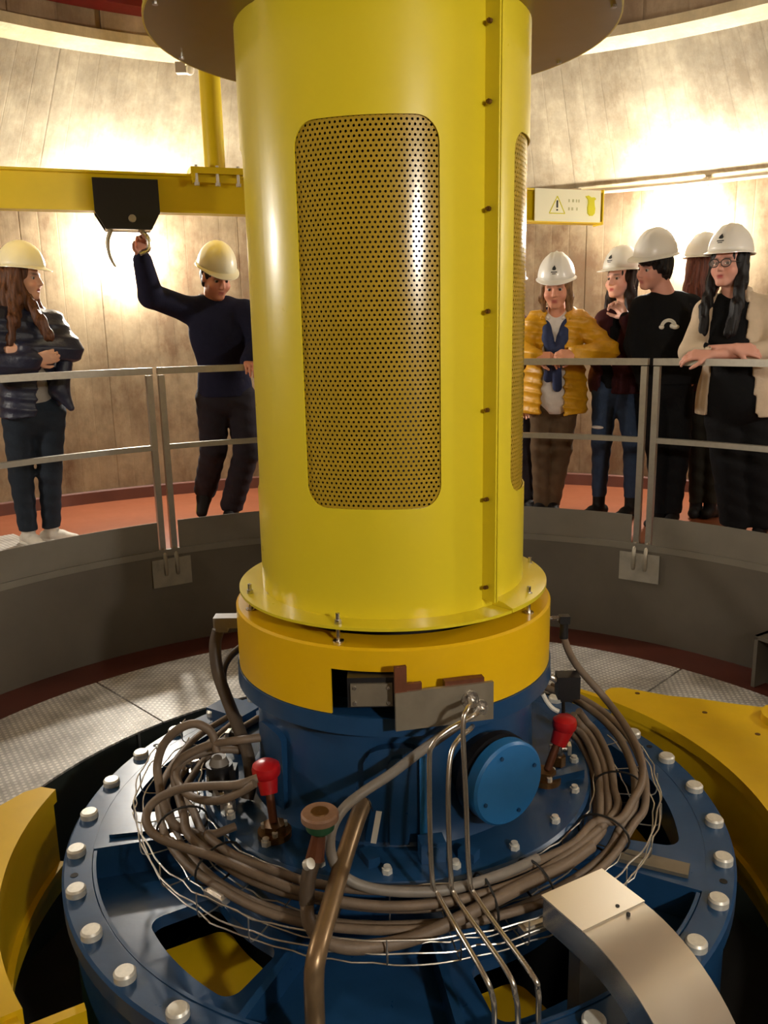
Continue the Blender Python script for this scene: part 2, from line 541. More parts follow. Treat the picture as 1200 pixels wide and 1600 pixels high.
# wall lamps
for k, (a, z, e) in enumerate(LAMPS):
    t = thing('wall_lamp', ['round glowing wall lamp behind the raised arm on the left', 'round glowing wall lamp behind the heads of the group on the right', 'wall lamp at the far left out of frame', 'wall lamp at the far right out of frame', 'wall lamp behind the camera to the right'][k], 'lamp', pol(RW - 0.008, a, z), R_(a + 180))
    m = MB(); m.cyl((-0.004, 0, 0), (0.035, 0, 0), 0.085, n=32); m.cyl((0.035, 0, 0), (0.05, 0, 0), 0.085, 0.07, n=32); m.build('base', 'white_plastic', t)
    gm = NT('lamp_glass_%d' % k); gm.set('Base Color', (1, 0.95, 0.85, 1)); gm.set('Emission Color', LAMP_COLOUR); gm.set('Emission Strength', e)
    MB().sphere((0.075, 0, 0), (0.062, 0.095, 0.095), 12, 7).build('globe', gm.m.name, t)

# ================================================================== RAILING
GAPS = [(55.4, 121.2), (121.2, 187.0), (187.0, 268.3), (268.3, 349.6), (-10.4, 55.4)]
RAIL_LABELS = ['grey steel guard rail panel across the far side behind the yellow tube', 'grey steel guard rail panel in front of the woman with crossed arms on the left',
               'grey steel guard rail panel at the near left of the pit', 'grey steel guard rail panel at the near right of the pit', 'grey steel guard rail panel in front of the woman in glasses on the right']
RR = 2.6
for k, (a0, a1) in enumerate(GAPS):
    t = thing('railing_panel', RAIL_LABELS[k], 'railing', (0, 0, 0), 0, 'guard rail panels round the pit')
    g0, g1 = a0 + 0.78, a1 - 0.78
    n = int((g1 - g0) / 2)
    MB().lathe([(RR - 0.02, 1.036), (RR + 0.02, 1.036), (RR + 0.02, 1.074), (RR - 0.02, 1.074)], n, g0 - 0.43, g1 + 0.43).build('top_rail', 'galv', t)
    MB().lathe([(RR - 0.016, 0.598), (RR + 0.016, 0.598), (RR + 0.016, 0.628), (RR - 0.016, 0.628)], n, g0, g1).build('middle_rail', 'galv', t)
    MB().lathe([(RR - 0.024, -0.005), (RR - 0.019, -0.005), (RR - 0.019, 0.172), (RR - 0.024, 0.172)], n, g0 + 0.6, g1 - 0.6).build('toe_board', 'toe_grey', t)
    for a in (g0, g1):
        o = MB().box((0, 0, 0.52), (0.036, 0.034, 1.06)).build('post', 'galv', t, loc=pol(RR, a, -0.02)); o.rotation_euler = (0, 0, R_(a))
    for s, a in ((1, g0 + 0.0), (-1, g1)):
        # bent foot strap bolted to the pit wall below each post
        m = MB().sweep([(0.0, 0, 0.03), (-0.03, 0, 0.0), (-0.046, 0, -0.05), (-0.046, 0, -0.11), (-0.04, 0.0, -0.13)], 0.014, 8, 4)
        o = m.build('foot_strap', 'block_steel', t, loc=pol(RR, a, -0.02)); o.rotation_euler = (0, 0, R_(a))
for k, a in enumerate((121.2, 55.4, 187.0, 268.3, 349.6)):
    t = tag(MB().box((0, 0, 0), (0.012, 0.235, 0.17)).build('anchor_plate', 'patch_grey', loc=pol(2.556, a, -0.135)), ['pale grey anchor plate on the pit wall below the left rail posts', 'pale grey anchor plate on the pit wall below the right rail posts', 'anchor plate on the pit wall at the far left', 'anchor plate on the pit wall near the camera', 'anchor plate on the pit wall at the far right'][k], 'anchor plate', 'anchor plates below the rail posts')
    t.rotation_euler = (0, 0, R_(a))

# ================================================================== YELLOW SHAFT GUARD
RT, ZB, ZT = 0.4188, 0.4806, 2.0875
PH_W = 52.3            # opening width in degrees
PZ0, PZ1 = 0.792, 1.779
def cyl_map(ph, z, r):                       # ph: degrees from the camera side, positive to the right
    return (r * math.sin(R_(ph)), -r * math.cos(R_(ph)), z)

def rounded_rect(w, h, rc, n):
    """n points per straight side and corner, starting at the lower left, counter-clockwise"""
    pts = []
    cs = [(-w / 2 + rc, -h / 2 + rc, 180), (w / 2 - rc, -h / 2 + rc, 270), (w / 2 - rc, h / 2 - rc, 0), (-w / 2 + rc, h / 2 - rc, 90)]
    for k, (cx, cy, st) in enumerate(cs):
        for i in range(n + 1):
            t = R_(st + 90 * i / n)
            pts.append((cx + rc * math.cos(t), cy + rc * math.sin(t)))
        nx, ny, ns = cs[(k + 1) % 4]
        p0 = pts[-1]; p1 = (nx + rc * math.cos(R_(ns)), ny + rc * math.sin(R_(ns)))
        m = 14
        for i in range(1, m): pts.append((p0[0] + (p1[0] - p0[0]) * i / m, p0[1] + (p1[1] - p0[1]) * i / m))
    return pts

def shell_with_opening(width_deg, c_ph, r, z0, z1, thick):
    """curved quarter shell with one rounded opening: inside and outside skin plus the edges"""
    m = MB()
    w, h = R_(PH_W) * r, PZ1 - PZ0
    zc = (PZ0 + PZ1) / 2
    inner = rounded_rect(w, h, 0.062, 8)
    W, top, bot = R_(width_deg) * r / 2, z1 - zc, z0 - zc
    outer = []
    for x, y in inner:
        sx = W / (w / 2); sy = (top if y > 0 else -bot) / (h / 2)
        # push each point to the rectangle along its own ray in the stretched square
        u, v = x / (w / 2), y / (h / 2)
        k = 1.0 / max(abs(u), abs(v))
        outer.append((u * k * W, v * k * (top if v > 0 else -bot)))
    n, steps = len(inner), 10
    def ring(rr):
        o = len(m.v)
        for s in range(steps + 1):
            t = s / steps
            for (x0, y0), (x1, y1) in zip(inner, outer):
                x, y = x0 + (x1 - x0) * t, y0 + (y1 - y0) * t
                m.v.append(cyl_map(c_ph + math.degrees(x / r), zc + y, rr))
        return o
    oa, ob = ring(r), ring(r - thick)
    for s in range(steps):
        for i in range(n):
            j = (i + 1) % n
            m.f.append((oa + s * n + i, oa + s * n + j, oa + (s + 1) * n + j, oa + (s + 1) * n + i))
            m.f.append((ob + s * n + j, ob + s * n + i, ob + (s + 1) * n + i, ob + (s + 1) * n + j))
    for i in range(n):
        j = (i + 1) % n
        m.f.append((oa + i, ob + i, ob + j, oa + j))
        q = steps * n
        m.f.append((oa + q + i, oa + q + j, ob + q + j, ob + q + i))
    return m

def grille_mesh(r, pitch=0.0138, hole=0.0034):
    """perforated sheet bent to the tube: a hexagonal grid of cells, each with a real hole"""
    m = MB()
    w, h = R_(PH_W) * r + 0.03, PZ1 - PZ0 + 0.03
    zc = (PZ0 + PZ1) / 2
    dx, dz = pitch, pitch * math.sqrt(3) / 2
    rows, cols = int(h / dz) + 1, int(w / dx) + 1
    cache = {}
    def vid(x, z):
        k = (round(x * 2e5), round(z * 2e5))
        if k not in cache:
            cache[k] = len(m.v); m.v.append(cyl_map(-7.2 + math.degrees(x / r), zc + z, r))
        return cache[k]
    R = pitch / math.sqrt(3)
    for j in range(rows):
        for i in range(cols):
            x = -w / 2 + (i + 0.5 * (j % 2)) * dx; z = -h / 2 + j * dz
            o6 = [(x + R * math.cos(R_(30 + 60 * k)), z + R * math.sin(R_(30 + 60 * k))) for k in range(6)]
            outr = []
            for k in range(6):
                a, b = o6[k], o6[(k + 1) % 6]
                outr.append(vid(*a)); outr.append(vid((a[0] + b[0]) / 2, (a[1] + b[1]) / 2))
            o = len(m.v)
            for k in range(12):
                t = R_(30 + 30 * k)
                m.v.append(cyl_map(-7.2 + math.degrees((x + hole * math.cos(t)) / r), zc + z + hole * math.sin(t), r))
            for k in range(12):
                k2 = (k + 1) % 12
                m.f.append((outr[k], outr[k2], o + k2, o + k))
            # hole rim: the thickness of the sheet
            q = len(m.v)
            for rr in (r, r - 0.0016):
                for k in range(12):
                    t = R_(30 + 30 * k)
                    m.v.append(cyl_map(-7.2 + math.degrees((x + hole * math.cos(t)) / r), zc + z + hole * math.sin(t), rr))
            for k in range(12):
                k2 = (k + 1) % 12
                m.f.append((q + k, q + k2, q + 12 + k2, q + 12 + k))
    return m.mesh('perforated_panel', 'grille_yellow', 60, recalc=False)

guard = thing('shaft_guard', 'tall yellow round tube with perforated panels standing in the middle of the pit', 'machine guard')
# two half shells, split at the bolted seam
for k, (c, lab) in enumerate(((-7.2, 'front shell panel'), (81.7, 'right shell panel'), (172.8, None), (-97.2, None))):
    wd = {0: 90.0, 1: 88.0, 2: 94.0, 3: 90.0}[k]
    shell_with_opening(wd, c, RT, ZB, ZT, 0.004).build('shell_panel', 'tube_yellow', guard, 50)
gme = grille_mesh(RT - 0.0065)
for k, c in enumerate((-7.2, 81.7, 172.8, -97.2)):
    o = obj('perforated_panel', gme, guard); o.rotation_euler = (0, 0, R_(c + 7.2))
# seam: radial flanges bolted together, with their screws
for ph, vis in ((38.2, True), (-141.8, False)):
    s = MB()
    for off in (-0.35, 0.75):
        a = -90 + ph + off
        s.box((RT + 0.025, 0, (ZB + ZT) / 2 + 0.012), (0.05, 0.005, ZT - ZB - 0.03), None)
        q = rz(a)
        for i in range(len(s.v) - 8, len(s.v)): s.v[i] = tuple(q @ Vector(s.v[i]))
    s.build('seam_flange', 'tube_yellow', guard)
    for z in (0.548, 0.802, 1.048, 1.307, 1.563, 1.817, 2.0):
        p = Vector(cyl_map(ph - 1.0, z, RT + 0.022)); d = Vector((-math.cos(R_(ph)), -math.sin(R_(ph)), 0))
        MB().cyl(p, p + d * 0.009, 0.0065, n=6).cyl(p + d * 0.009, p + d * 0.013, 0.004, n=8).build('screw', 'brass_dirty', guard)
# foot ring, left half thin, right half thicker
MB().lathe([(RT - 0.01, ZB), (0.4933, ZB), (0.4933, ZB - 0.008), (RT - 0.01, ZB - 0.008)], 90, -232 + 0.5, -47.0).build('foot_ring', 'tube_yellow', guard)
MB().lathe([(RT - 0.01, ZB + 0.016), (0.455, ZB + 0.016), (0.4933, ZB + 0.004), (0.4933, ZB - 0.008), (RT - 0.01, ZB - 0.008)], 90, -46.6, 127.5).build('foot_ring', 'tube_yellow', guard)
MB().lathe([(0.30, -0.1), (0.30, 2.3)], 48, close=False).build('inner_shaft', 'shaft_dark', guard, recalc=False)  # widened and darkened to paint shade behind the panel holes
for ph in (-19.0, 60.0, -70.0, 100.0, 140.0, 180.0, -120.0):
    p = Vector(cyl_map(ph, 0, 0.468))
    MB().cyl(p + Vector((0, 0, 0.385)), p + Vector((0, 0, ZB + 0.03)), 0.006, n=10).cyl(p + Vector((0, 0, ZB)), p + Vector((0, 0, ZB + 0.012)), 0.0105, n=6).cyl(p + Vector((0, 0, 0.426)), p + Vector((0, 0, 0.432)), 0.016, n=12).build('stud', 'steel', guard)

# cover drum above
cov = thing('upper_cover', 'wide yellow round cover above the tube, cut by the top of the picture', 'machine cover', (0, 0, ZT))
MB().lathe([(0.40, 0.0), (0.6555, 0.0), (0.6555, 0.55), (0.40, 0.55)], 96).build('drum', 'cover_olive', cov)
MB().lathe([(0.655, 0.0), (0.660, 0.0), (0.660, 0.012), (0.655, 0.012)], 96).build('edge_band', 'tube_yellow', cov)
for a in (-16.0, 28.0, 75.0, 120.0, 165.0, 205.0):
    MB().cyl(pol(0.635, a, -0.006), pol(0.635, a, 0.004), 0.008, n=8).build('screw', 'steel', cov)

# ================================================================== BEARING: yellow cover ring, blue housing
ring = thing('bearing_cover_ring', 'orange-yellow drum ring with a square notch below the tube', 'machine cover', (0, 0, 0.23))
m = MB()
a_n0, a_n1 = -90 - 20.2, -90 + 2.0         # notch
m.lathe([(0.50, 0.0), (0.507, 0.0), (0.507, 0.192), (0.50, 0.198), (0.40, 0.198), (0.40, 0.19), (0.50, 0.19)], 100, a_n1, a_n0 + 360)
m.lathe([(0.50, 0.133), (0.507, 0.133), (0.507, 0.192), (0.50, 0.198), (0.40, 0.198), (0.40, 0.19), (0.50, 0.19)], 12, a_n0, a_n1)
m.build('ring', 'drum_yellow', ring)

hs = thing('bearing_housing', 'dark blue round bearing housing with bolted flange under the yellow drum', 'machine housing', (0, 0, -0.18))
Z0 = -0.18
def zz(z): return z - Z0
MB().lathe([(0.40, zz(0.23)), (0.512, zz(0.228)), (0.514, zz(0.175)), (0.47, zz(0.165)), (0.40, zz(0.165))], 96).build('upper_lip', 'blue', hs)
MB().lathe([(0.452, zz(0.17)), (0.456, zz(0.0)), (0.462, zz(-0.14)), (0.49, zz(-0.18)), (0.40, zz(-0.18)), (0.40, zz(0.17))], 96).build('body', 'blue', hs)
MB().lathe([(0.40, 0.0), (0.642, 0.0), (0.65, -0.008), (0.65, -0.075), (0.60, -0.085), (0.60, -0.28), (0.40, -0.28)], 120).build('flange', 'blue', hs)
for k in range(20):
    a = -128.8 + 18 * k
    p = pol(0.605, a, 0)
    m = MB().cyl(p, p + Vector((0, 0, 0.014)), 0.015, n=6).cyl(p + Vector((0, 0, 0.014)), p + Vector((0, 0, 0.022)), 0.010, n=12)
    m.build('bolt', 'bolt_white', hs)
# raised rounded panel with vertical ribs on the front
def curved_panel(ph0, ph1, z0, z1, r0, r1, top_round):
    m = MB(); n, kz = 10, 8
    o = len(m.v)
    for j in range(kz + 1):
        for i in range(n + 1):
            u = i / n * 2 - 1
            zt = z1 - top_round * (1 - math.sqrt(max(0, 1 - abs(u) ** 2.4)))
            z = z0 + (zt - z0) * j / kz
            ph = ph0 + (ph1 - ph0) * i / n
            m.v.append(cyl_map(ph, zz(z), r1))
    for j in range(kz + 1):
        for i in range(n + 1):
            x, y, z = m.v[o + j * (n + 1) + i]
            m.v.append((x * r0 / r1, y * r0 / r1, z))
    h = (n + 1) * (kz + 1)
    idx = lambda i, j: o + j * (n + 1) + i
    for j in range(kz):
        for i in range(n):
            q = (idx(i, j), idx(i + 1, j), idx(i + 1, j + 1), idx(i, j + 1))
            m.f.append(q); m.f.append(tuple(x + h for x in q[::-1]))
    rim = [idx(i, 0) for i in range(n + 1)] + [idx(n, j) for j in range(1, kz + 1)] + [idx(i, kz) for i in range(n - 1, -1, -1)] + [idx(0, j) for j in range(kz - 1, 0, -1)]
    for a, b in zip(rim, rim[1:] + rim[:1]): m.f.append((a, a + h, b + h, b))
    return m
curved_panel(-11, 12, -0.17, 0.125, 0.44, 0.484, 0.05).build('raised_panel', 'blue', hs)
curved_panel(-2.5, 4.0, -0.17, 0.10, 0.47, 0.496, 0.02).build('rib', 'blue', hs)
curved_panel(7.5, 10.5, -0.17, 0.105, 0.47, 0.5, 0.01).build('rib', 'blue_lit', hs)
curved_panel(-64, -46, -0.17, 0.09, 0.44, 0.475, 0.02).build('raised_panel', 'blue', hs)
# side port with round blue cover
PP = 33.0
ax = Vector((math.sin(R_(PP)), -math.cos(R_(PP)), 0)); pz = Vector((0, 0, zz(0.012)))
port = MB().cyl(ax * 0.40 + pz, ax * 0.525 + pz, 0.10, n=40).cyl(ax * 0.505 + pz, ax * 0.53 + pz, 0.128, n=40).build('port', 'black_plastic', hs)  # black here paints the dark shadow side of the port
MB().cyl(ax * 0.527 + pz, ax * 0.545 + pz, 0.113, n=40).build('gasket', 'blue', port)
pc = MB().cyl(ax * 0.545 + pz, ax * 0.578 + pz, 0.124, n=48).cyl(ax * 0.578 + pz, ax * 0.585 + pz, 0.124, 0.117, n=48).build('port_cover', 'blue_lit', hs)
sd = Vector((math.cos(R_(PP)), math.sin(R_(PP)), 0))
for k in range(4):
    t = R_(20 + 90 * k)
    q = ax * 0.586 + pz + (sd * math.cos(t) + Vector((0, 0, 1)) * math.sin(t)) * 0.095
    MB().cyl(q - ax * 0.003, q + ax * 0.004, 0.006, n=8).build('screw', 'blue', pc)
# bracket bars and lugs on the flange
for a, r, l in ((-14, 0.57, 0.12), (-70, 0.58, 0.05), (-98, 0.56, 0.06)):
    o = MB().box((0, 0, 0.014), (l, 0.035, 0.028)).build('lug', 'blue', hs, loc=pol(r, a, 0)); o.rotation_euler = (0, 0, R_(a + 35))
o = MB().box((0, 0, 0.03), (0.05, 0.07, 0.06)).cyl((0.026, 0, 0.035), (0.03, 0, 0.035), 0.018, n=16).build('pipe_boss', 'blue', hs, loc=pol(0.55, -80, 0)); o.rotation_euler = (0, 0, R_(-80))

# ================================================================== HEAD COVER
hc = thing('head_cover', 'big round blue turbine head cover ringed with silver bolts', 'machine cover', (0, 0, -0.345))
A0, A1 = -28.5, 193.5                       # raised back sector; the rest is sunk
MB().lathe([(1.005, 0.0), (1.085, 0.0), (1.093, -0.008), (1.093, -0.06), (1.07, -0.075), (1.07, -0.9), (1.005, -0.9)], 144).build('bolt_ring', 'blue', hc)
dh = [sector_poly(0.735, 0.93, -17.0, 27.0, 20, 0.05), sector_poly(0.735, 0.93, 138.5, 182.0, 20, 0.05)]
MB().prism(sector_poly(0.60, 1.006, A0, A1, 80), -0.11, -0.001, dh).build('deck_plate', 'blue', hc, 30)
wn = [sector_poly(0.655, 0.87, -150.0, -121.0, 16, 0.045), sector_poly(0.655, 0.87, -73.6, -44.6, 16, 0.045)]
MB().prism(sector_poly(0.60, 1.006, A1 - 360, A0, 60), -0.15, -0.11, wn).build('sunk_plate', 'blue', hc, 30)
MB().lathe([(0.992, -0.002), (1.002, -0.002), (1.002, 0.003), (0.992, 0.003)], 100, A1 - 360 + 1, A0 - 1).build('weld_bead', 'blue', hc)
for a in (-114.0, -81.0):
    o = MB().box((0.80, 0, -0.07), (0.40, 0.022, 0.08)).build('rib', 'blue', hc); o.rotation_euler = (0, 0, R_(a))
bme = MB().cyl((0, 0, -0.005), (0, 0, 0.018), 0.029, n=24).cyl((0, 0, 0.018), (0, 0, 0.024), 0.029, 0.024, n=24).mesh('bolt', 'bolt_white', 30)
for k in range(32):
    obj('bolt', bme, hc, pol(1.054, 14.3 + 11.25 * k, 0))
dme = MB().cyl((0, 0, -0.004), (0, 0, 0.0012), 0.0115, n=16).mesh('dark_hole_disc', 'dark_inside', 30)  # flat dark discs paint the shade inside the dowel holes
for k in range(8):
    obj('dark_hole_disc', dme, hc, pol(1.056, -24.6 + 45 * k, 0))
for a in (137.0, 34.0):
    o = MB().box((0, 0, 0.03), (0.16, 0.10, 0.06)).box((0, 0, 0.064), (0.19, 0.13, 0.012)).build('mounting_pad', 'blue', hc, loc=pol(0.93, a, 0)); o.rotation_euler = (0, 0, R_(a + 10))
# hatch-like raised pads on the right arm
o = MB().box((0, 0, 0.006), (0.20, 0.06, 0.012)).build('pad', 'block_steel', hc, loc=pol(0.86, -24.5, 0)); o.rotation_euler = (0, 0, R_(-24.5))
o = MB().box((0, 0, 0.006), (0.20, 0.06, 0.012)).build('pad', 'blue', hc, loc=pol(0.86, 189, 0)); o.rotation_euler = (0, 0, R_(189))

# links of the guide vanes, seen through the windows
LK = [(-152.0, -128.0, 'yellow guide vane link seen through the left window of the blue cover'), (-74.0, -57.0, 'yellow guide vane link seen through the right window of the blue cover'),
      (-18.0, 20.0, 'amber yellow link seen through the opening on the right of the cover'), (150.0, 178.0, 'amber yellow link seen through the opening on the left of the cover')]
for a0, a1, lab in LK:
    am = (a0 + a1) / 2
    t = thing('guide_vane_link', lab, 'link', pol(0.8, am, -1.3), 0, 'yellow guide vane links')
    c = pol(0.8, am, 0)
    MB().prism([(x - c.x, y - c.y) for x, y in sector_poly(0.62, 0.93, a0, a1, 12, 0.05)], 0.62, 0.70).build('arm', 'ring_yellow', t)
    MB().cyl((0, 0, 0), (0, 0, 0.63), 0.05, n=20).build('pin', 'shaft_dark', t)

# yellow servomotor ring segments left and right of the cover
def ring_segment(lab, a0, a1, lobe, boss):
    t = thing('regulating_ring_arm', lab, 'machine arm', (0, 0, -0.37))
    MB().lathe([(1.285, -0.015), (1.315, -0.015), (1.315, -0.42), (1.285, -0.42)], 60, a0, a1).build('skirt', 'ring_yellow', t)
    MB().prism(lobe, -0.05, 0.0).build('top_plate', 'ring_yellow', t, 30)
    MB().lathe([(1.262, -0.30), (1.30, -0.30), (1.30, -0.33), (1.262, -0.33)], 60, a0, a1).build('lower_rib', 'ring_yellow', t)
    for (x, y, r, h) in boss:
        MB().cyl((x, y, -0.001), (x, y, h), r, n=36).cyl((x, y, h), (x, y, h + 0.006), r * 0.4, n=20).build('pin_boss', 'ring_yellow', t)
    return t
in_r = arc_pts(1.27, -6, 42.5, 40)
lobe_r = in_r + [(0.965, 0.935), (1.0, 0.965), (1.05, 0.965), (1.15, 0.915), (1.232, 0.871), (1.36, 0.835), (1.495, 0.777), (1.62, 0.735), (1.76, 0.70), (1.88, 0.60), (1.90, 0.45), (1.82, 0.33), (1.62, 0.12), (1.5, -0.05)]
seg_r = ring_segment('yellow curved machine arm with pin boss at the right edge of the pit', -10, 50, lobe_r, [(1.64, 0.60, 0.105, 0.035)])
for x, y in ((1.10, 0.90), (1.33, 0.70), (1.47, 0.50)):
    MB().cyl((x, y, -0.002), (x, y, 0.0015), 0.011, n=12).build('dowel', 'brass_dirty', seg_r)
in_l = arc_pts(1.27, 172.5, 222, 40)
lobe_l = in_l + [(-1.02, -0.90), (-1.3, -0.86), (-1.6, -0.55), (-1.78, -0.25), (-1.72, -0.02), (-1.56, 0.03), (-1.42, 0.06), (-1.37, 0.15), (-1.32, 0.185)]
seg_l = ring_segment('yellow curved machine arm at the left edge of the pit', 172.5, 226, lobe_l, [(-1.58, -0.3, 0.1, 0.035)])
for x, y in ((-1.42, -0.02), (-1.36, -0.28)):
    MB().cyl((x, y, -0.002), (x, y, 0.0015), 0.011, n=12).build('dowel', 'brass_dirty', seg_l)
o = MB().box((0, 0, -0.2), (0.03, 0.34, 0.3)).build('gusset', 'ring_yellow', seg_l, loc=pol(1.30, 222.5, 0)); o.rotation_euler = (0, 0, R_(300))

# ================================================================== BLOCK AND STEEL TUBES ON THE FRONT
bk = thing('sensor_block', 'flat steel bracket block with fittings in the notch of the yellow drum', 'bracket', (0.13, -0.545, 0.21))
rot = Matrix.Rotation(R_(13.5), 3, 'Z')
m = MB().box(Vector((0.003, -0.002, 0.072)), (0.272, 0.012, 0.108), rot); m.build('face_plate', 'block_steel', bk)
MB().box(rot @ Vector((-0.118, 0, 0.16)), (0.032, 0.012, 0.075), rot).box(rot @ Vector((-0.09, 0.004, 0.135)), (0.06, 0.012, 0.02), rot).build('tab', 'copper_brown', bk)
MB().box(rot @ Vector((0.0, 0.035, 0.055)), (0.2, 0.06, 0.06), rot).build('body', 'block_steel', bk)
MB().box(rot @ Vector((0.06, 0.012, 0.128)), (0.11, 0.022, 0.02), rot).build('cap', 'copper_brown', bk)
for x, z, r in ((0.072, 0.085, 0.024), (0.10, 0.058, 0.022)):
    p = rot @ Vector((x, -0.006, z)); d = rot @ Vector((0, -1, 0))
    MB().cyl(p, p + d * 0.008, r, n=24).cyl(p + d * 0.008, p + d * 0.022, 0.013, n=6).cyl(p + d * 0.022, p + d * 0.034, 0.009, n=12).build('fitting', 'steel', bk)
pl = thing('connector_box', 'small brown screwed cover plate inside the notch of the yellow drum', 'cover plate', (-0.062, -0.5, 0.28))
MB().box((0, -0.036, 0.032), (0.112, 0.008, 0.064)).build('plate', 'block_steel', pl)
MB().box((-0.0, 0.0, 0.036), (0.13, 0.064, 0.085)).build('box', 'black_plastic', pl)
for x in (-0.045, 0.045):
    for z in (0.01, 0.054):
        MB().cyl((x, -0.045, z), (x, -0.04, z), 0.005, n=10).build('screw', 'steel', pl)
TUBES = [
 ('thin steel tube bending down from the block, rightmost of three', [(0.198, -0.551, 0.3), (0.194, -0.62, 0.318), (0.181, -0.66, 0.322), (0.170, -0.68, 0.283), (0.175, -0.71, 0.102), (0.181, -0.742, -0.09), (0.201, -0.758, -0.148), (0.301, -0.954, -0.19), (0.316, -0.975, -0.22), (0.318, -0.98, -0.28), (0.318, -0.98, -0.455)]),
 ('thin steel tube bending down from the block, leftmost of three', [(0.224, -0.535, 0.268), (0.212, -0.60, 0.285), (0.188, -0.64, 0.289), (0.133, -0.665, 0.271), (0.095, -0.68, 0.241), (0.084, -0.69, 0.181), (0.086, -0.742, -0.085), (0.107, -0.757, -0.148), (0.189, -0.947, -0.19), (0.211, -0.978, -0.23), (0.216, -0.985, -0.29), (0.216, -0.985, -0.455)]),
 ('thin steel tube bending down from the block, middle of three', [(0.209, -0.53, 0.212), (0.195, -0.59, 0.232), (0.165, -0.64, 0.236), (0.139, -0.675, 0.206), (0.13, -0.71, 0.103), (0.134, -0.742, -0.088), (0.149, -0.756, -0.148), (0.246, -0.946, -0.19), (0.264, -0.978, -0.23), (0.27, -0.985, -0.29), (0.27, -0.985, -0.455)])]
for lab, p in TUBES:
    tag(MB().sweep(p, 0.0068, 12, 8).build('steel_tube', 'tube_steel'), lab, 'tube', 'bent steel tubes in front of the housing')

# ================================================================== HOSES AND CABLE TRAY
def hose(lab, pts, r, mat='hose', name='hose', group='hoses round the bearing housing', sub=6):
    return tag(MB().sweep(pts, r, 12, sub).build(name, mat), lab, 'hose', group)

H1 = [(-0.564, -0.217, -0.02), (-0.576, -0.203, 0.03), (-0.602, -0.205, 0.06), (-0.637, -0.206, 0.07), (-0.688, -0.212, 0.05), (-0.732, -0.212, 0.0), (-0.752, -0.222, -0.06), (-0.744, -0.249, -0.1), (-0.719, -0.30, -0.15), (-0.67, -0.36, -0.185)]
H2 = [(-0.419, -0.206, 0.02), (-0.496, -0.224, 0.02), (-0.581, -0.208, 0.0), (-0.653, -0.212, -0.03), (-0.69, -0.212, -0.06), (-0.7, -0.23, -0.09), (-0.681, -0.273, -0.12), (-0.645, -0.35, -0.155)]
H3 = [(-0.394, -0.467, 0.03), (-0.45, -0.482, 0.02), (-0.53, -0.453, 0.0), (-0.611, -0.427, -0.02), (-0.681, -0.417, -0.05), (-0.721, -0.431, -0.08), (-0.718, -0.474, -0.1), (-0.68, -0.512, -0.12), (-0.589, -0.553, -0.13), (-0.473, -0.61, -0.13), (-0.338, -0.688, -0.135)]
H4 = [(-0.397, -0.494, 0.03), (-0.441, -0.489, 0.0), (-0.5, -0.478, -0.03), (-0.567, -0.427, -0.06), (-0.628, -0.358, -0.08), (-0.669, -0.287, -0.09), (-0.691, -0.228, -0.08), (-0.661, -0.185, -0.06), (-0.575, -0.153, -0.05), (-0.50, -0.138, -0.06)]
RIN = [(0.609, -0.367, -0.18), (0.644, -0.227, -0.18), (0.672, -0.071, -0.175), (0.665, 0.069, -0.15), (0.634, 0.111, -0.12), (0.601, 0.09, -0.07)]
ROUT = [(0.654, -0.406, -0.16), (0.71, -0.342, -0.14), (0.765, -0.257, -0.12), (0.781, -0.174, -0.08), (0.760, -0.08, -0.03), (0.724, 0.05, 0.01), (0.638, 0.08, 0.109), (0.596, 0.06, 0.181), (0.575, 0.05, 0.237)]
ROUT2 = [(0.669, -0.385, -0.19), (0.722, -0.318, -0.18), (0.765, -0.189, -0.17), (0.784, -0.065, -0.16), (0.778, 0.073, -0.14), (0.732, 0.208, -0.12), (0.658, 0.303, -0.10), (0.572, 0.38, -0.09)]
def arc3(r, a0, a1, z, n=10, wob=0.0, seed=0):
    rnd = random.Random(seed)
    return [pol(r + rnd.uniform(-wob, wob), a0 + (a1 - a0) * i / n, z + rnd.uniform(-wob, wob) * 0.6) for i in range(n + 1)]
def shift(l, d): return [tuple(Vector(p) + Vector(d)) for p in l]
LAB = ['taupe hose looping high on the left from the black sensor', 'taupe hose looping behind the black sensor on the left', 'taupe hose in the inner lane of the bundle, bending right below the red valve',
       'taupe hose lying at the bottom of the bundle, outer lane', 'taupe hose along the outside of the bundle', 'taupe hose rising in the outer lane to the black plug on the drum']
hose(LAB[0], H1 + arc3(0.715, -146, -38, -0.20, 10, 0.006, 1) + shift(RIN, (0.022, 0.0, 0.002)), 0.0135)
hose(LAB[1], H2 + arc3(0.742, -145, -36, -0.175, 10, 0.006, 2) + RIN, 0.0135)
hose(LAB[2], [(-0.52, 0.30, -0.165), (-0.62, 0.14, -0.17), (-0.675, 0.0, -0.19), (-0.70, -0.15, -0.21)] + arc3(0.69, -160, -40, -0.215, 12, 0.004, 3) + shift(RIN, (-0.012, 0.008, -0.024)), 0.013)
hose(LAB[3], [(-0.60, 0.36, -0.19), (-0.70, 0.17, -0.215), (-0.745, 0.0, -0.225), (-0.755, -0.15, -0.225)] + arc3(0.76, -160, -36, -0.225, 12, 0.004, 4) + ROUT2, 0.0135)
hose(LAB[4], [(-0.64, 0.38, -0.19), (-0.735, 0.2, -0.19), (-0.78, 0.0, -0.20), (-0.775, -0.16, -0.21)] + arc3(0.79, -158, -38, -0.21, 12, 0.004, 5) + shift(ROUT2, (0.03, -0.01, 0.006)), 0.012)
hose(LAB[5], [(-0.48, -0.40, -0.165), (-0.53, -0.43, -0.168)] + arc3(0.712, -140, -36, -0.158, 10, 0.006, 6) + ROUT, 0.0125)
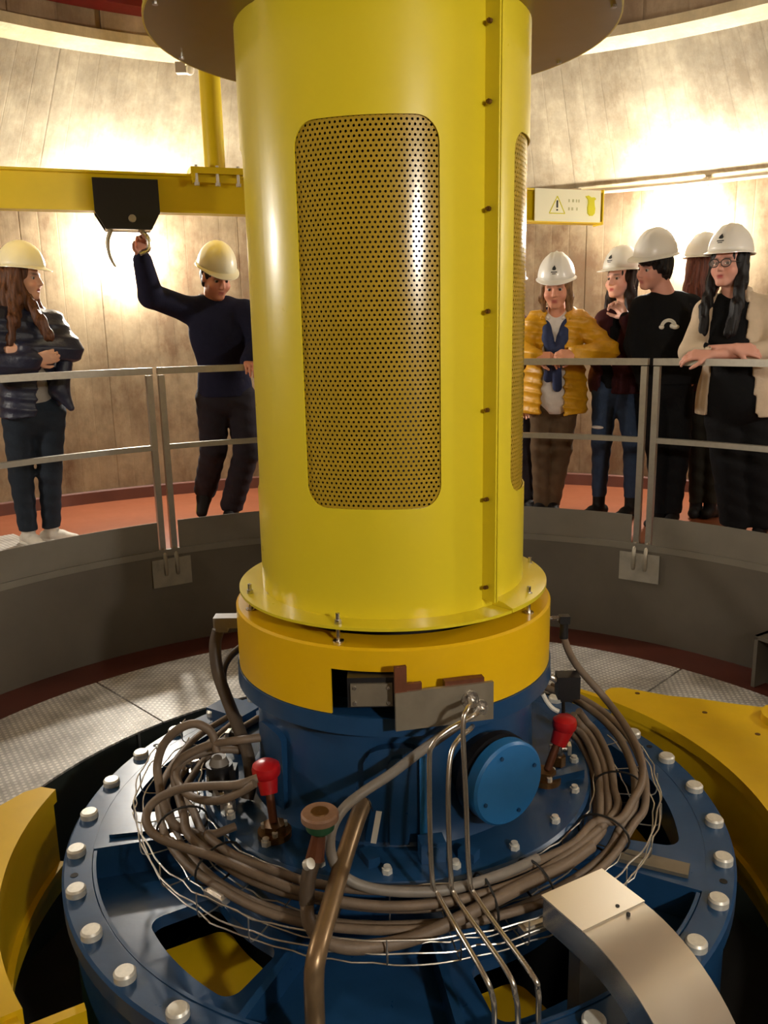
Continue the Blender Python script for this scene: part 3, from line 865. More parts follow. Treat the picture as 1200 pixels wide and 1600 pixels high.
hose('taupe hose sweeping out left from the red valve and over the bundle', H3 + [(-0.21, -0.735, -0.15), (-0.05, -0.755, -0.165), (0.12, -0.745, -0.165), (0.30, -0.68, -0.165), (0.45, -0.575, -0.165)] + shift(RIN, (0.045, 0.01, 0.012)), 0.0125)
hose('short taupe hose curling from the red valve behind the left sensor', H4, 0.012)
hose('thick dark hose hanging from the grey plug left of the drum', [(-0.595, 0.06, 0.281), (-0.607, 0.05, 0.226), (-0.597, 0.02, 0.145), (-0.562, -0.03, 0.075), (-0.509, -0.11, -0.005), (-0.475, -0.17, -0.06), (-0.46, -0.22, -0.12), (-0.47, -0.25, -0.168)], 0.0205, 'hose_dark')
hose('thin dark hose loop behind the thick hose left of the drum', [(-0.534, 0.12, 0.194), (-0.57, 0.09, 0.167), (-0.587, 0.06, 0.128), (-0.578, 0.03, 0.075), (-0.555, 0.0, 0.018), (-0.53, -0.04, -0.04), (-0.50, -0.06, -0.10), (-0.49, -0.07, -0.17)], 0.012, 'hose_dark')
hose('grey hose curving down left from the steel block', [(0.182, -0.514, 0.217), (0.141, -0.56, 0.213), (0.062, -0.58, 0.164), (-0.015, -0.6, 0.113), (-0.092, -0.63, 0.076), (-0.141, -0.67, 0.053), (-0.169, -0.70, 0.01), (-0.168, -0.72, -0.047), (-0.135, -0.735, -0.095), (-0.07, -0.74, -0.125), (0.03, -0.74, -0.138), (0.14, -0.725, -0.142), (0.28, -0.665, -0.142), (0.38, -0.60, -0.145)], 0.0135, 'hose_grey')
hose('thick taupe hose sagging in front of the bundle below the gauge', [(-0.231, -0.775, -0.14), (-0.222, -0.81, -0.173), (-0.187, -0.84, -0.191), (-0.132, -0.852, -0.204), (-0.069, -0.845, -0.21), (0.026, -0.825, -0.208), (0.125, -0.80, -0.184), (0.243, -0.745, -0.163), (0.36, -0.67, -0.16), (0.46, -0.59, -0.172), (0.55, -0.50, -0.18)], 0.0175)
hose('bronze pipe running forward over the bundle', [(-0.092, -0.53, -0.016), (-0.111, -0.6, -0.028), (-0.142, -0.72, -0.069), (-0.17, -0.87, -0.1), (-0.186, -0.95, -0.121), (-0.195, -0.985, -0.162), (-0.197, -0.99, -0.272), (-0.197, -0.99, -0.456)], 0.0235, 'bronze', 'bronze_pipe', None)
pb = thing('pipe_tag', 'white paper tag hanging beside the top of the bronze pipe', 'tag', (-0.058, -0.545, -0.13))
MB().box((0, 0, 0.05), (0.016, 0.002, 0.1), Matrix.Rotation(0.18, 3, 'Y')).build('strip', 'white_plastic', pb)
MB().sweep([(-0.008, 0, 0.1), (-0.014, 0.0, 0.12), (-0.022, 0.01, 0.135)], 0.0015, 6, 4).build('string', 'tie_black', pb)

# cable ties round the bundle
for k, a in enumerate((-152.0, -133.0, -103.0, -72.0, -60.0, -35.0, -14.0)):
    c = pol(0.738, a, -0.19); rad = pol(1, a); q = []
    for i in range(20):
        t = 2 * PI * i / 20
        q.append(c + rad * (0.078 * math.cos(t)) + Vector((0, 0, 0.056 * math.sin(t))))
    tag(MB().sweep(q, 0.0035, 6, 1, closed=True).build('cable_tie', 'tie_black'), ['black cable tie on the hose bundle nearest the left sensor', 'black cable tie on the hose bundle left of the gauge', 'black cable tie on the hose bundle right of the bronze pipe', 'black cable tie on the hose bundle behind the three tubes', 'black cable tie on the hose bundle left of the metal duct', 'black cable tie on the hose bundle behind the metal duct', 'black cable tie on the upright hoses right of the housing'][k], 'cable tie', 'cable ties on the hose bundle')

# wire basket tray that carries the hoses
tr = thing('cable_tray', 'thin silver wire basket tray curving round the housing under the hoses', 'cable tray', (0, 0, -0.26))
def wob(r, a0, a1, z, seed, n=64, amp=0.006):
    rnd = random.Random(seed)
    return [pol(r + rnd.uniform(-amp, amp), a0 + (a1 - a0) * i / n, z + rnd.uniform(-amp, amp) * 0.6) for i in range(n + 1)]
for k, (r, z) in enumerate(((0.862, 0.082), (0.866, 0.045), (0.85, 0.005), (0.78, -0.002), (0.70, 0.0), (0.664, 0.078))):
    MB().sweep(wob(r, 158, 380, z, k), 0.0024, 6, 2).build('long_wire', 'wire', tr)
cw = MB().sweep([(0.664, 0, 0.08), (0.664, 0, 0.02), (0.68, 0, 0.003), (0.76, 0, 0.002), (0.84, 0, 0.003), (0.866, 0, 0.02), (0.866, 0, 0.084)], 0.0022, 6, 3).mesh('cross_wire', 'wire')
for k in range(19):
    o = obj('cross_wire', cw, tr); o.rotation_euler = (0, 0, R_(160 + 12.0 * k))
# silver couplers on the tray
for a, r in ((-128, 0.80), (-150, 0.78), (-66, 0.84)):
    o = tag(MB().box((0, 0, 0.0), (0.028, 0.075, 0.02)).box((0, 0, 0.012), (0.018, 0.055, 0.006)).build('tray_clip', 'bright_steel', loc=pol(r, a, -0.225)), 'bright steel clip on the wire tray ' + {-128: 'above the left window', -150: 'near the left sensor', -66: 'beside the three tubes'}[a], 'clip', 'clips on the wire tray')
    o.rotation_euler = (0, 0, R_(a))

# curved polished duct, lower right
du = thing('cable_duct', 'polished sheet metal duct curving down at the lower right', 'duct', pol(0.95, -60.2, -0.455), R_(-60.2))
def duct_skin(w0, w1, y_in):
    pass
prof = [(-0.07 + 0.0145 * i, 0.355) for i in range(11)]
cx, cz, rad = 0.075, 0.355 - 0.36, 0.36
for i in range(1, 17):
    t = R_(90 - 78 * i / 16)
    prof.append((cx + rad * math.cos(t), cz + rad * math.sin(t)))
def strip(m, pr, hw, th):
    n = len(pr); o = len(m.v)
    for k, (x, z) in enumerate(pr):
        x0, z0 = pr[max(0, k - 1)]; x1, z1 = pr[min(n - 1, k + 1)]
        d = Vector((x1 - x0, z1 - z0)).normalized(); nn = Vector((d.y, -d.x))
        for s in (-1, 1): m.v.append((x, s * hw, z))
        for s in (-1, 1): m.v.append((x + nn.x * th, s * hw, z + nn.y * th))
    for k in range(n - 1):
        a, b = o + 4 * k, o + 4 * (k + 1)
        m.f += [(a, a + 1, b + 1, b), (a + 2, b + 2, b + 3, a + 3), (a, b, b + 2, a + 2), (a + 1, a + 3, b + 3, b + 1)]
    m.f += [(o, o + 2, o + 3, o + 1), (o + 4 * (n - 1), o + 4 * (n - 1) + 1, o + 4 * (n - 1) + 3, o + 4 * (n - 1) + 2)]
    return m
HW = 0.097
strip(MB(), [(x, z + 0.004) for x, z in prof[:11]], HW + 0.003, 0.005).build('lid', 'bright_steel', du)
strip(MB(), prof[10:], HW, 0.003).build('curved_lid', 'bright_steel', du)
for s in (-1, 1):
    m = MB(); n = len(prof); o = 0
    for k, (x, z) in enumerate(prof):
        x0, z0 = prof[max(0, k - 1)]; x1, z1 = prof[min(n - 1, k + 1)]
        d = Vector((x1 - x0, z1 - z0)).normalized(); nn = Vector((d.y, -d.x))
        for yy in (0.0, -0.003):
            m.v.append((x, s * (HW - 0.004) + yy * s, z - 0.001)); m.v.append((x + nn.x * 0.085, s * (HW - 0.004) + yy * s, z + nn.y * 0.085))
    for k in range(n - 1):
        a, b = 4 * k, 4 * (k + 1)
        m.f += [(a, b, b + 1, a + 1), (a + 2, a + 3, b + 3, b + 2), (a, a + 2, b + 2, b), (a + 1, b + 1, b + 3, a + 3)]
    m.f += [(0, 1, 3, 2), (4 * n - 4, 4 * n - 2, 4 * n - 1, 4 * n - 3)]
    m.build('side_wall', 'tube_steel', du)
for x, y in ((0.055, 0.03), (0.088, 0.032)):
    MB().cyl((x, y, 0.354), (x, y, 0.3606), 0.005, n=10).build('rivet', 'tie_black', du)
MB().box((0.0, 0, 0.14), (0.04, 0.1, 0.26)).build('support', 'galv', du)

# ================================================================== INSTRUMENTS
def valve(lab, base, top, cap_r, sr):
    b, t = Vector(base), Vector(top)
    th = thing('valve', lab, 'valve', base)
    MB().cyl((0, 0, 0), (0, 0, 0.018), 0.05, n=24).cyl((0, 0, 0.018), (0, 0, 0.04), 0.034, n=6).build('base', 'brass_dirty', th)
    for k in range(3):
        q = pol(0.036, 40 + 120 * k, 0.018); MB().cyl(q, q + Vector((0, 0, 0.014)), 0.009, n=6).build('bolt', 'bolt_white', th)
    d = t - b
    MB().cyl((d.x * 0.1, d.y * 0.1, 0.038), (d.x * 0.7, d.y * 0.7, d.z - 0.05), 0.013, n=14).build('stem', 'copper_brown', th)
    MB().cyl((d.x * 0.65, d.y * 0.65, d.z - 0.07), (d.x, d.y, d.z - 0.015), sr * 0.75, sr, n=20).build('neck', 'red_cap' if cap_r > 0.03 else 'copper_brown', th)
    m = MB().lathe([(0.001, 0.024), (cap_r * 0.6, 0.022), (cap_r * 0.93, 0.012), (cap_r, 0.0), (cap_r * 0.97, -0.016), (cap_r * 0.8, -0.026), (0.001, -0.028)], 28, close=False)
    m.v = [tuple(Vector(v) + d) for v in m.v]
    m.build('cap', 'red_cap', th)
    return th
valve('valve with round red cap left of the blue housing', (-0.36, -0.425, -0.18), (-0.386, -0.36, 0.0), 0.043, 0.034)
valve('valve with flat red cap right of the blue housing', (0.485, -0.15, -0.18), (0.553, -0.1, 0.0), 0.04, 0.034)
def sensor(lab, base, h, r, capmat, rotz=0):
    th = thing('sensor', lab, 'sensor', base, rotz)
    MB().cyl((0, 0, 0), (0, 0, h * 0.35), r * 0.7, n=16).build('stem', 'steel', th)
    MB().cyl((0, 0, h * 0.3), (0, 0, h * 0.85), r, n=20).box((r * 0.7, 0, h * 0.6), (r * 1.2, r * 1.1, h * 0.35)).build('head', 'black_plastic', th)
    MB().cyl((0, 0, h * 0.85), (0, 0, h), r * 0.75, r * 0.55, n=16).build('cap', capmat, th)
    for k in range(5):
        a = 60 + 40 * k
        MB().box(pol(r * 0.95, a, h * 0.55), (0.004, 0.006, h * 0.2), rz(a)).build('fin', 'bright_steel', th)
    return th
sensor('black round sensor with grey cap on the left of the blue flange', (-0.555, -0.232, -0.18), 0.15, 0.042, 'hose_grey')
bx = thing('terminal_box', 'small black box on a rod above the right red valve', 'box', (0.585, 0.04, -0.18))
MB().cyl((0, 0, 0), (-0.01, -0.01, 0.2), 0.006, n=10).build('rod', 'shaft_dark', bx)
MB().box((0.005, 0.0, 0.248), (0.075, 0.06, 0.08)).box((0.0, 0, 0.205), (0.04, 0.04, 0.02)).build('box', 'black_plastic', bx)
MB().cyl((-0.05, 0.01, 0.275), (-0.03, 0.005, 0.265), 0.012, n=12).build('gland', 'bright_steel', bx)
st = tag(MB().sweep([(0.497, -0.005, 0.058), (0.512, -0.01, 0.03), (0.53, -0.016, 0.01), (0.55, -0.02, 0.0)], 0.008, 8, 4).build('cable_stub', 'white_plastic'), 'short white plastic sleeve above the right red valve', 'sleeve')
# small fittings on the left flange
for k, (a, r, lab) in enumerate(((-163, 0.565, 'dark pipe fitting with bright nut left of the red valve'), (-150, 0.60, 'bright steel pipe clamp below the left sensor'), (172, 0.56, 'dark pipe fitting behind the left sensor'), (178, 0.70, 'bright steel cable clamp beside the left opening'), (-5, 0.55, 'brass pipe fitting on the right of the flange'))):
    t = thing('pipe_fitting', lab, 'fitting', pol(r, a, -0.18 if r < 0.65 else -0.255), R_(a))
    MB().cyl((0, 0, 0), (0, 0, 0.035), 0.024, n=6).build('nut', 'bright_steel' if k in (1, 3) else 'brass_dirty', t)
    MB().cyl((0, 0, 0.03), (0, 0, 0.075), 0.015, n=14).cyl((-0.03, 0, 0.06), (0.03, 0, 0.06), 0.013, n=14).build('elbow', 'black_plastic' if k in (0, 2) else 'steel', t)
    MB().box((0.034, 0, 0.06), (0.012, 0.034, 0.034)).build('nut', 'bright_steel', t)
# gauge on its stem
gg = thing('pressure_gauge', 'round bronze capped gauge with green body in front of the housing', 'gauge', (-0.228, -0.765, -0.14))
gc = Vector((0.033, 0.045, 0.206))
MB().lathe([(0.001, 0.016), (0.044, 0.016), (0.048, 0.011), (0.048, -0.004), (0.04, -0.008), (0.001, -0.008)], 32, close=False).build('lid', 'lid_brown', gg, loc=gc)
MB().lathe([(0.001, 0.018), (0.022, 0.018), (0.024, 0.015), (0.001, 0.015)], 20, close=False).build('lid_mark', 'brass_dirty', gg, loc=gc)
MB().lathe([(0.001, -0.006), (0.04, -0.006), (0.036, -0.03), (0.02, -0.045), (0.001, -0.045)], 28, close=False).build('body', 'green_cast', gg, loc=gc)
MB().cyl((0.03, 0.04, 0.165), (0.018, 0.024, 0.10), 0.017, 0.024, n=8).build('fitting', 'copper_brown', gg)
MB().cyl((0.0, -0.004, 0.105), (0.012, -0.012, 0.115), 0.014, n=12).build('plug', 'bolt_white', gg)
MB().sweep([(0.018, 0.024, 0.105), (0.004, 0.006, 0.07), (-0.002, -0.004, 0.03), (-0.003, -0.01, 0.0)], 0.0195, 14, 5).build('sleeve', 'hose_dark', gg)
# plugs on the drum
cl = thing('hose_plug', 'grey angled plug on the left side of the yellow drum', 'plug', (-0.56, 0.06, 0.295))
MB().box((0.0, 0, 0.018), (0.09, 0.05, 0.036)).box((-0.02, 0, -0.004), (0.04, 0.04, 0.024)).build('body', 'hose_grey', cl)
MB().cyl((0.04, 0, 0.016), (0.062, 0, 0.016), 0.012, n=12).build('pin', 'steel', cl)
cr = thing('hose_plug', 'black angled plug on a steel pin right of the yellow drum', 'plug', (0.575, 0.05, 0.24))
MB().cyl((0, 0, -0.005), (0, 0, 0.07), 0.0155, 0.0125, n=14).box((0, 0, 0.062), (0.034, 0.03, 0.026)).build('body', 'black_plastic', cr)
MB().cyl((-0.075, 0, 0.066), (-0.012, 0, 0.066), 0.006, n=10).cyl((-0.04, 0, 0.066), (-0.018, 0, 0.066), 0.009, n=6).build('pin', 'steel', cr)

# ================================================================== MONORAIL BEAM, HANGER, TROLLEY, SIGN
ux = Vector((0.939, 0.344, 0)); uy = Vector((-0.344, 0.939, 0))
BE = Vector((1.41, 3.23, 0))
ang = math.atan2(ux.y, ux.x)
bm_ = thing('monorail_beam', 'long yellow steel lifting beam crossing behind the tube', 'beam', (BE.x, BE.y, 1.915), ang)
L = 5.0
MB().box((-L / 2, 0, 0.1025), (L, 0.008, 0.19)).build('web', 'beam_yellow', bm_)
MB().box((-L / 2, 0, 0.006), (L, 0.10, 0.012)).build('lower_flange', 'beam_yellow', bm_)
MB().box((-L / 2, 0, 0.199), (L, 0.10, 0.012)).build('upper_flange', 'beam_yellow', bm_)
MB().box((0.004, 0, 0.1025), (0.008, 0.11, 0.22)).build('end_plate', 'beam_yellow', bm_)
def beam_at(x): return BE + ux * ((x - BE.x) / ux.x)
hp = beam_at(-0.955)
hg = thing('beam_hanger', 'yellow vertical pipe with bolted foot plate holding the beam', 'hanger', (hp.x, hp.y, 2.12), ang)
MB().cyl((0, 0, 0.03), (0, 0, 2.6), 0.058, n=24).build('pipe', 'beam_yellow', hg)
MB().box((0, 0, 0.018), (0.29, 0.16, 0.034)).build('foot_plate', 'beam_yellow', hg)
MB().box((0, 0, -0.03), (0.27, 0.135, 0.03)).box((-0.13, -0.064, -0.005), (0.02, 0.02, 0.05)).build('clamp_plate', 'beam_yellow', hg)
for x in (-0.115, 0.0, 0.115):
    for y in (-0.07, 0.07):
        MB().cyl((x, y, -0.055), (x, y, 0.045), 0.0085, n=8).cyl((x, y, -0.062), (x, y, -0.045), 0.014, n=6).build('bolt', 'bolt_white', hg)
tp = beam_at(-1.42)
tv = thing('hoist_trolley', 'black hoist trolley with steel hook hanging on the yellow beam', 'trolley', (tp.x, tp.y, 1.80), ang)
outl = [(-0.17, 0.28), (-0.17, 0.11), (-0.12, 0.02), (0.12, 0.02), (0.17, 0.11), (0.17, 0.28)]
for y in (-0.075, 0.065):
    MB().prism(outl, 0, 0.01, m=Matrix(((1, 0, 0), (0, 0, 1), (0, 1, 0)))).build('side_plate', 'black_plastic', tv, loc=(0, y, 0))
for x in (-0.1, 0.1):
    for y in (-0.055, 0.055):
        MB().cyl((x, y - 0.014, 0.165), (x, y + 0.014, 0.165), 0.036, n=20).build('wheel', 'steel', tv)
MB().cyl((0.02, -0.095, 0.075), (0.02, 0.09, 0.075), 0.02, n=16).build('axle', 'galv', tv)
MB().box((0, 0, 0.03), (0.24, 0.13, 0.014)).build('bottom_plate', 'galv', tv)
MB().sweep([(0.06, 0, 0.03), (0.10, 0, -0.02), (0.098, 0, -0.075), (0.05, 0, -0.10)], 0.014, 10, 5).build('handle', 'steel', tv)
MB().sweep([(-0.09, 0, 0.03), (-0.115, 0, -0.04), (-0.11, 0, -0.11), (-0.09, 0, -0.16), (-0.08, 0, -0.17)], lambda t: 0.013 * (1 - 0.6 * t), 10, 5).build('hook', 'galv', tv)
# sign on the beam
sgp = beam_at(1.19)
sg = thing('warning_sign', 'pale yellow warning sign with a triangle at the end of the yellow beam', 'sign', (sgp.x - uy.x * 0.056, sgp.y - uy.y * 0.056, 1.925), ang)
MB().box((-0.03, 0, 0.095), (0.49, 0.006, 0.198)).build('panel', 'sign_face', sg)
tri = MB()
T = [(-0.17, 0.045), (-0.055, 0.045), (-0.1125, 0.15)]
for k in range(3):
    a, b = T[k], T[(k + 1) % 3]
    tri.sweep([(a[0], -0.0045, a[1]), (b[0], -0.0045, b[1])], 0.003, 6, 1)
tri.build('triangle', 'sign_yellow', sg)
MB().box((-0.1125, -0.0045, 0.102), (0.011, 0.004, 0.045)).box((-0.1125, -0.0045, 0.066), (0.010, 0.004, 0.010)).build('exclamation_mark', 'sign_black', sg)
tx = MB()
for x, z, wd in ((-0.025, 0.125, 0.008), (0.005, 0.125, 0.012), (0.03, 0.125, 0.008), (0.048, 0.125, 0.008), (-0.025, 0.075, 0.010), (0.0, 0.075, 0.012), (0.035, 0.075, 0.008)):
    tx.box((x, -0.004, z), (wd, 0.003, 0.018))
tx.build('faint_marks', 'sign_faint', sg)
blob = [(0.095, 0.155), (0.115, 0.16), (0.135, 0.148), (0.16, 0.15), (0.172, 0.14), (0.16, 0.128), (0.162, 0.105), (0.168, 0.08), (0.165, 0.05), (0.15, 0.035), (0.13, 0.035), (0.115, 0.05), (0.112, 0.085), (0.118, 0.115), (0.115, 0.135)]
MB().prism(blob, -0.014, -0.003, m=Matrix(((1, 0, 0), (0, 0, 1), (0, 1, 0)))).build('yellow_mark', 'sign_yellow', sg)
# conduits on the wall
tag(MB().sweep([pol(4.215, 96 - 1.5 * i, 2.225) for i in range(54)], 0.020, 10, 1).build('conduit_pipe', 'conduit'), 'grey conduit pipe running round the wall below the ledge', 'pipe')
for a in (82, 70, 58, 46):
    o = tag(MB().box((0, 0, 0), (0.06, 0.03, 0.055)).build('pipe_clip', 'conduit', loc=pol(4.245, a, 2.225)), 'clip on the wall conduit, ' + {82: 'hidden behind the tube', 70: 'nearest the warning sign', 58: 'above the lamp on the right', 46: 'at the right edge'}[a], 'clip', 'clips on the wall conduit')
    o.rotation_euler = (0, 0, R_(a))
fx = thing('rim_fitting', 'small bright fitting on the shaft rim beside the yellow hanger pipe', 'fitting', pol(3.10, 113.1, 2.79))
MB().box((0, 0, 0.03), (0.06, 0.05, 0.06)).build('body', 'bright_steel', fx)
MB().sphere((0.05, 0, 0.02), 0.03, 12, 8).build('white_glint', 'helmet_white', fx)  # white ball paints the bright glint on the fitting, gives no light
# red strap with white end on the walkway
rs = thing('floor_strap', 'red strap with white end lying on the walkway behind the dark trouser legs', 'strap', (2.24, 3.27, 0.0))
MB().sweep([(-0.06, -0.02, 0.008), (-0.02, 0.0, 0.01), (0.04, 0.01, 0.008), (0.09, 0.03, 0.01)], 0.008, 8, 4).build('strap', 'red_cap', rs)
MB().box((0.13, 0.04, 0.012), (0.06, 0.04, 0.024)).build('end_piece', 'white_plastic', rs)
PEOPLE = {
 'P1': dict(root=(-2.112, 2.337), n=(-0.393, 0.919), J={'head': (0.017, 0.007, 1.593), 'neck': (-0.025, -0.011, 1.414), 'pelvis': (-0.024, 0.044, 0.834), 'sa': (-0.101, -0.152, 1.35), 'ea': (-0.136, -0.21, 1.083), 'wa': (0.109, -0.193, 1.134), 'sb': (0.103, 0.131, 1.333), 'eb': (0.22, 0.073, 1.182), 'wb': (0.056, -0.161, 1.177), 'ha': (-0.095, -0.008, 0.821), 'hb': (0.055, 0.089, 0.808), 'ka': (-0.123, 0.002, 0.446), 'kb': (0.022, 0.075, 0.446), 'fa': (-0.14, 0.049, 0.1), 'fb': (-0.024, 0.12, 0.113)}),
 'P2': dict(root=(-1.089, 2.795), n=(-0.198, 0.980), J={'head': (0.045, -0.134, 1.597), 'neck': (0.009, -0.08, 1.448), 'pelvis': (0.026, 0.026, 0.887), 'sa': (-0.147, -0.111, 1.404), 'ea': (-0.313, -0.318, 1.484), 'wa': (-0.3, -0.489, 1.678), 'sb': (0.19, -0.043, 1.383), 'eb': (0.272, -0.068, 1.177), 'wb': (0.238, -0.289, 1.083), 'ha': (-0.063, 0.018, 0.848), 'hb': (0.118, 0.054, 0.841), 'ka': (-0.09, 0.104, 0.501), 'kb': (0.131, 0.108, 0.487), 'fa': (-0.209, 0.305, 0.194), 'fb': (-0.024, 0.26, 0.081)}),
 'P3': dict(root=(1.066, 2.804), n=(0.194, 0.981), J={'head': (-0.035, -0.156, 1.491), 'neck': (-0.012, -0.079, 1.328), 'pelvis': (0.011, 0.059, 0.842), 'sa': (-0.131, -0.035, 1.28), 'ea': (-0.216, -0.08, 1.104), 'wa': (-0.168, -0.273, 1.086), 'sb': (0.131, -0.087, 1.282), 'eb': (0.286, -0.179, 1.105), 'wb': (0.047, -0.315, 1.095), 'ha': (-0.055, 0.082, 0.8), 'hb': (0.086, 0.054, 0.799), 'ka': (-0.05, 0.163, 0.449), 'kb': (0.087, 0.136, 0.45), 'fa': (-0.022, 0.249, 0.059), 'fb': (0.055, 0.275, 0.043)}),
 'P4': dict(root=(1.470, 2.842), n=(0.261, 0.965), J={'head': (0.005, -0.001, 1.542), 'neck': (0.068, -0.018, 1.375), 'pelvis': (-0.0, 0.0, 0.885), 'sa': (-0.081, -0.03, 1.283), 'ea': (-0.113, -0.032, 1.044), 'wa': (0.04, -0.176, 1.007), 'sb': (0.208, -0.015, 1.277), 'eb': (0.138, -0.141, 1.082), 'wb': (-0.001, -0.176, 1.303), 'ha': (-0.061, 0.017, 0.86), 'hb': (0.063, -0.017, 0.86), 'ka': (-0.077, 0.0, 0.511), 'kb': (0.119, -0.032, 0.511), 'fa': (-0.064, 0.069, 0.144), 'fb': (0.137, 0.015, 0.143)}),
 'P5': dict(root=(1.736, 2.544), n=(0.320, 0.947), J={'head': (-0.15, -0.013, 1.588), 'neck': (-0.055, 0.019, 1.425), 'pelvis': (-0.029, 0.041, 0.929), 'sa': (-0.202, 0.005, 1.353), 'ea': (-0.224, 0.054, 1.134), 'wa': (-0.163, 0.013, 0.917), 'sb': (0.088, 0.023, 1.355), 'eb': (0.143, -0.016, 1.12), 'wb': (0.096, -0.032, 0.907), 'ha': (-0.092, 0.063, 0.905), 'hb': (0.049, 0.036, 0.904), 'ka': (-0.06, 0.052, 0.522), 'kb': (0.076, 0.027, 0.523), 'fa': (-0.005, 0.107, 0.114), 'fb': (0.076, 0.08, 0.11)}),
 'P6': dict(root=(2.038, 2.784), n=(0.354, 0.935), J={'head': (-0.056, 0.021, 1.599), 'neck': (-0.053, 0.02, 1.416), 'pelvis': (-0.014, 0.005, 0.853), 'sa': (-0.155, 0.059, 1.329), 'ea': (-0.164, 0.062, 1.081), 'wa': (-0.134, -0.003, 0.881), 'sb': (0.072, -0.027, 1.323), 'eb': (0.107, -0.041, 1.078), 'wb': (0.073, -0.081, 0.882), 'ha': (-0.056, 0.021, 0.828), 'hb': (0.037, -0.014, 0.829), 'ka': (-0.031, 0.012, 0.488), 'kb': (0.049, -0.019, 0.491), 'fa': (-0.019, 0.007, 0.131), 'fb': (0.062, -0.024, 0.136)}),
 'P7': dict(root=(2.031, 2.180), n=(0.391, 0.920), J={'head': (-0.158, -0.041, 1.572), 'neck': (-0.105, -0.01, 1.399), 'pelvis': (-0.025, 0.043, 0.835), 'sa': (-0.229, 0.032, 1.319), 'ea': (-0.333, -0.032, 1.104), 'wa': (-0.176, -0.24, 1.127), 'sb': (0.052, -0.044, 1.326), 'eb': (0.077, -0.185, 1.107), 'wb': (-0.297, -0.222, 1.095), 'ha': (-0.098, 0.074, 0.797), 'hb': (0.06, 0.029, 0.798), 'ka': (-0.021, 0.096, 0.453), 'kb': (0.127, 0.055, 0.457), 'fa': (0.091, 0.178, 0.097), 'fb': (0.225, 0.143, 0.087)}),
 'P8': dict(root=(0.834, 3.141), n=(0.144, 0.990), J={'head': (-0.022, 0.003, 1.514), 'neck': (-0.011, 0.002, 1.326), 'pelvis': (0.016, -0.002, 0.826), 'sa': (-0.146, 0.021, 1.249), 'ea': (-0.179, 0.026, 0.988), 'wa': (-0.136, -0.031, 0.818), 'sb': (0.12, -0.017, 1.244), 'eb': (0.142, -0.021, 0.984), 'wb': (0.103, -0.065, 0.803), 'ha': (-0.026, 0.004, 0.791), 'hb': (0.094, -0.014, 0.79), 'ka': (-0.013, 0.002, 0.436), 'kb': (0.109, -0.016, 0.437), 'fa': (-0.004, 0.031, 0.076), 'fb': (0.128, 0.012, 0.077)}),
}

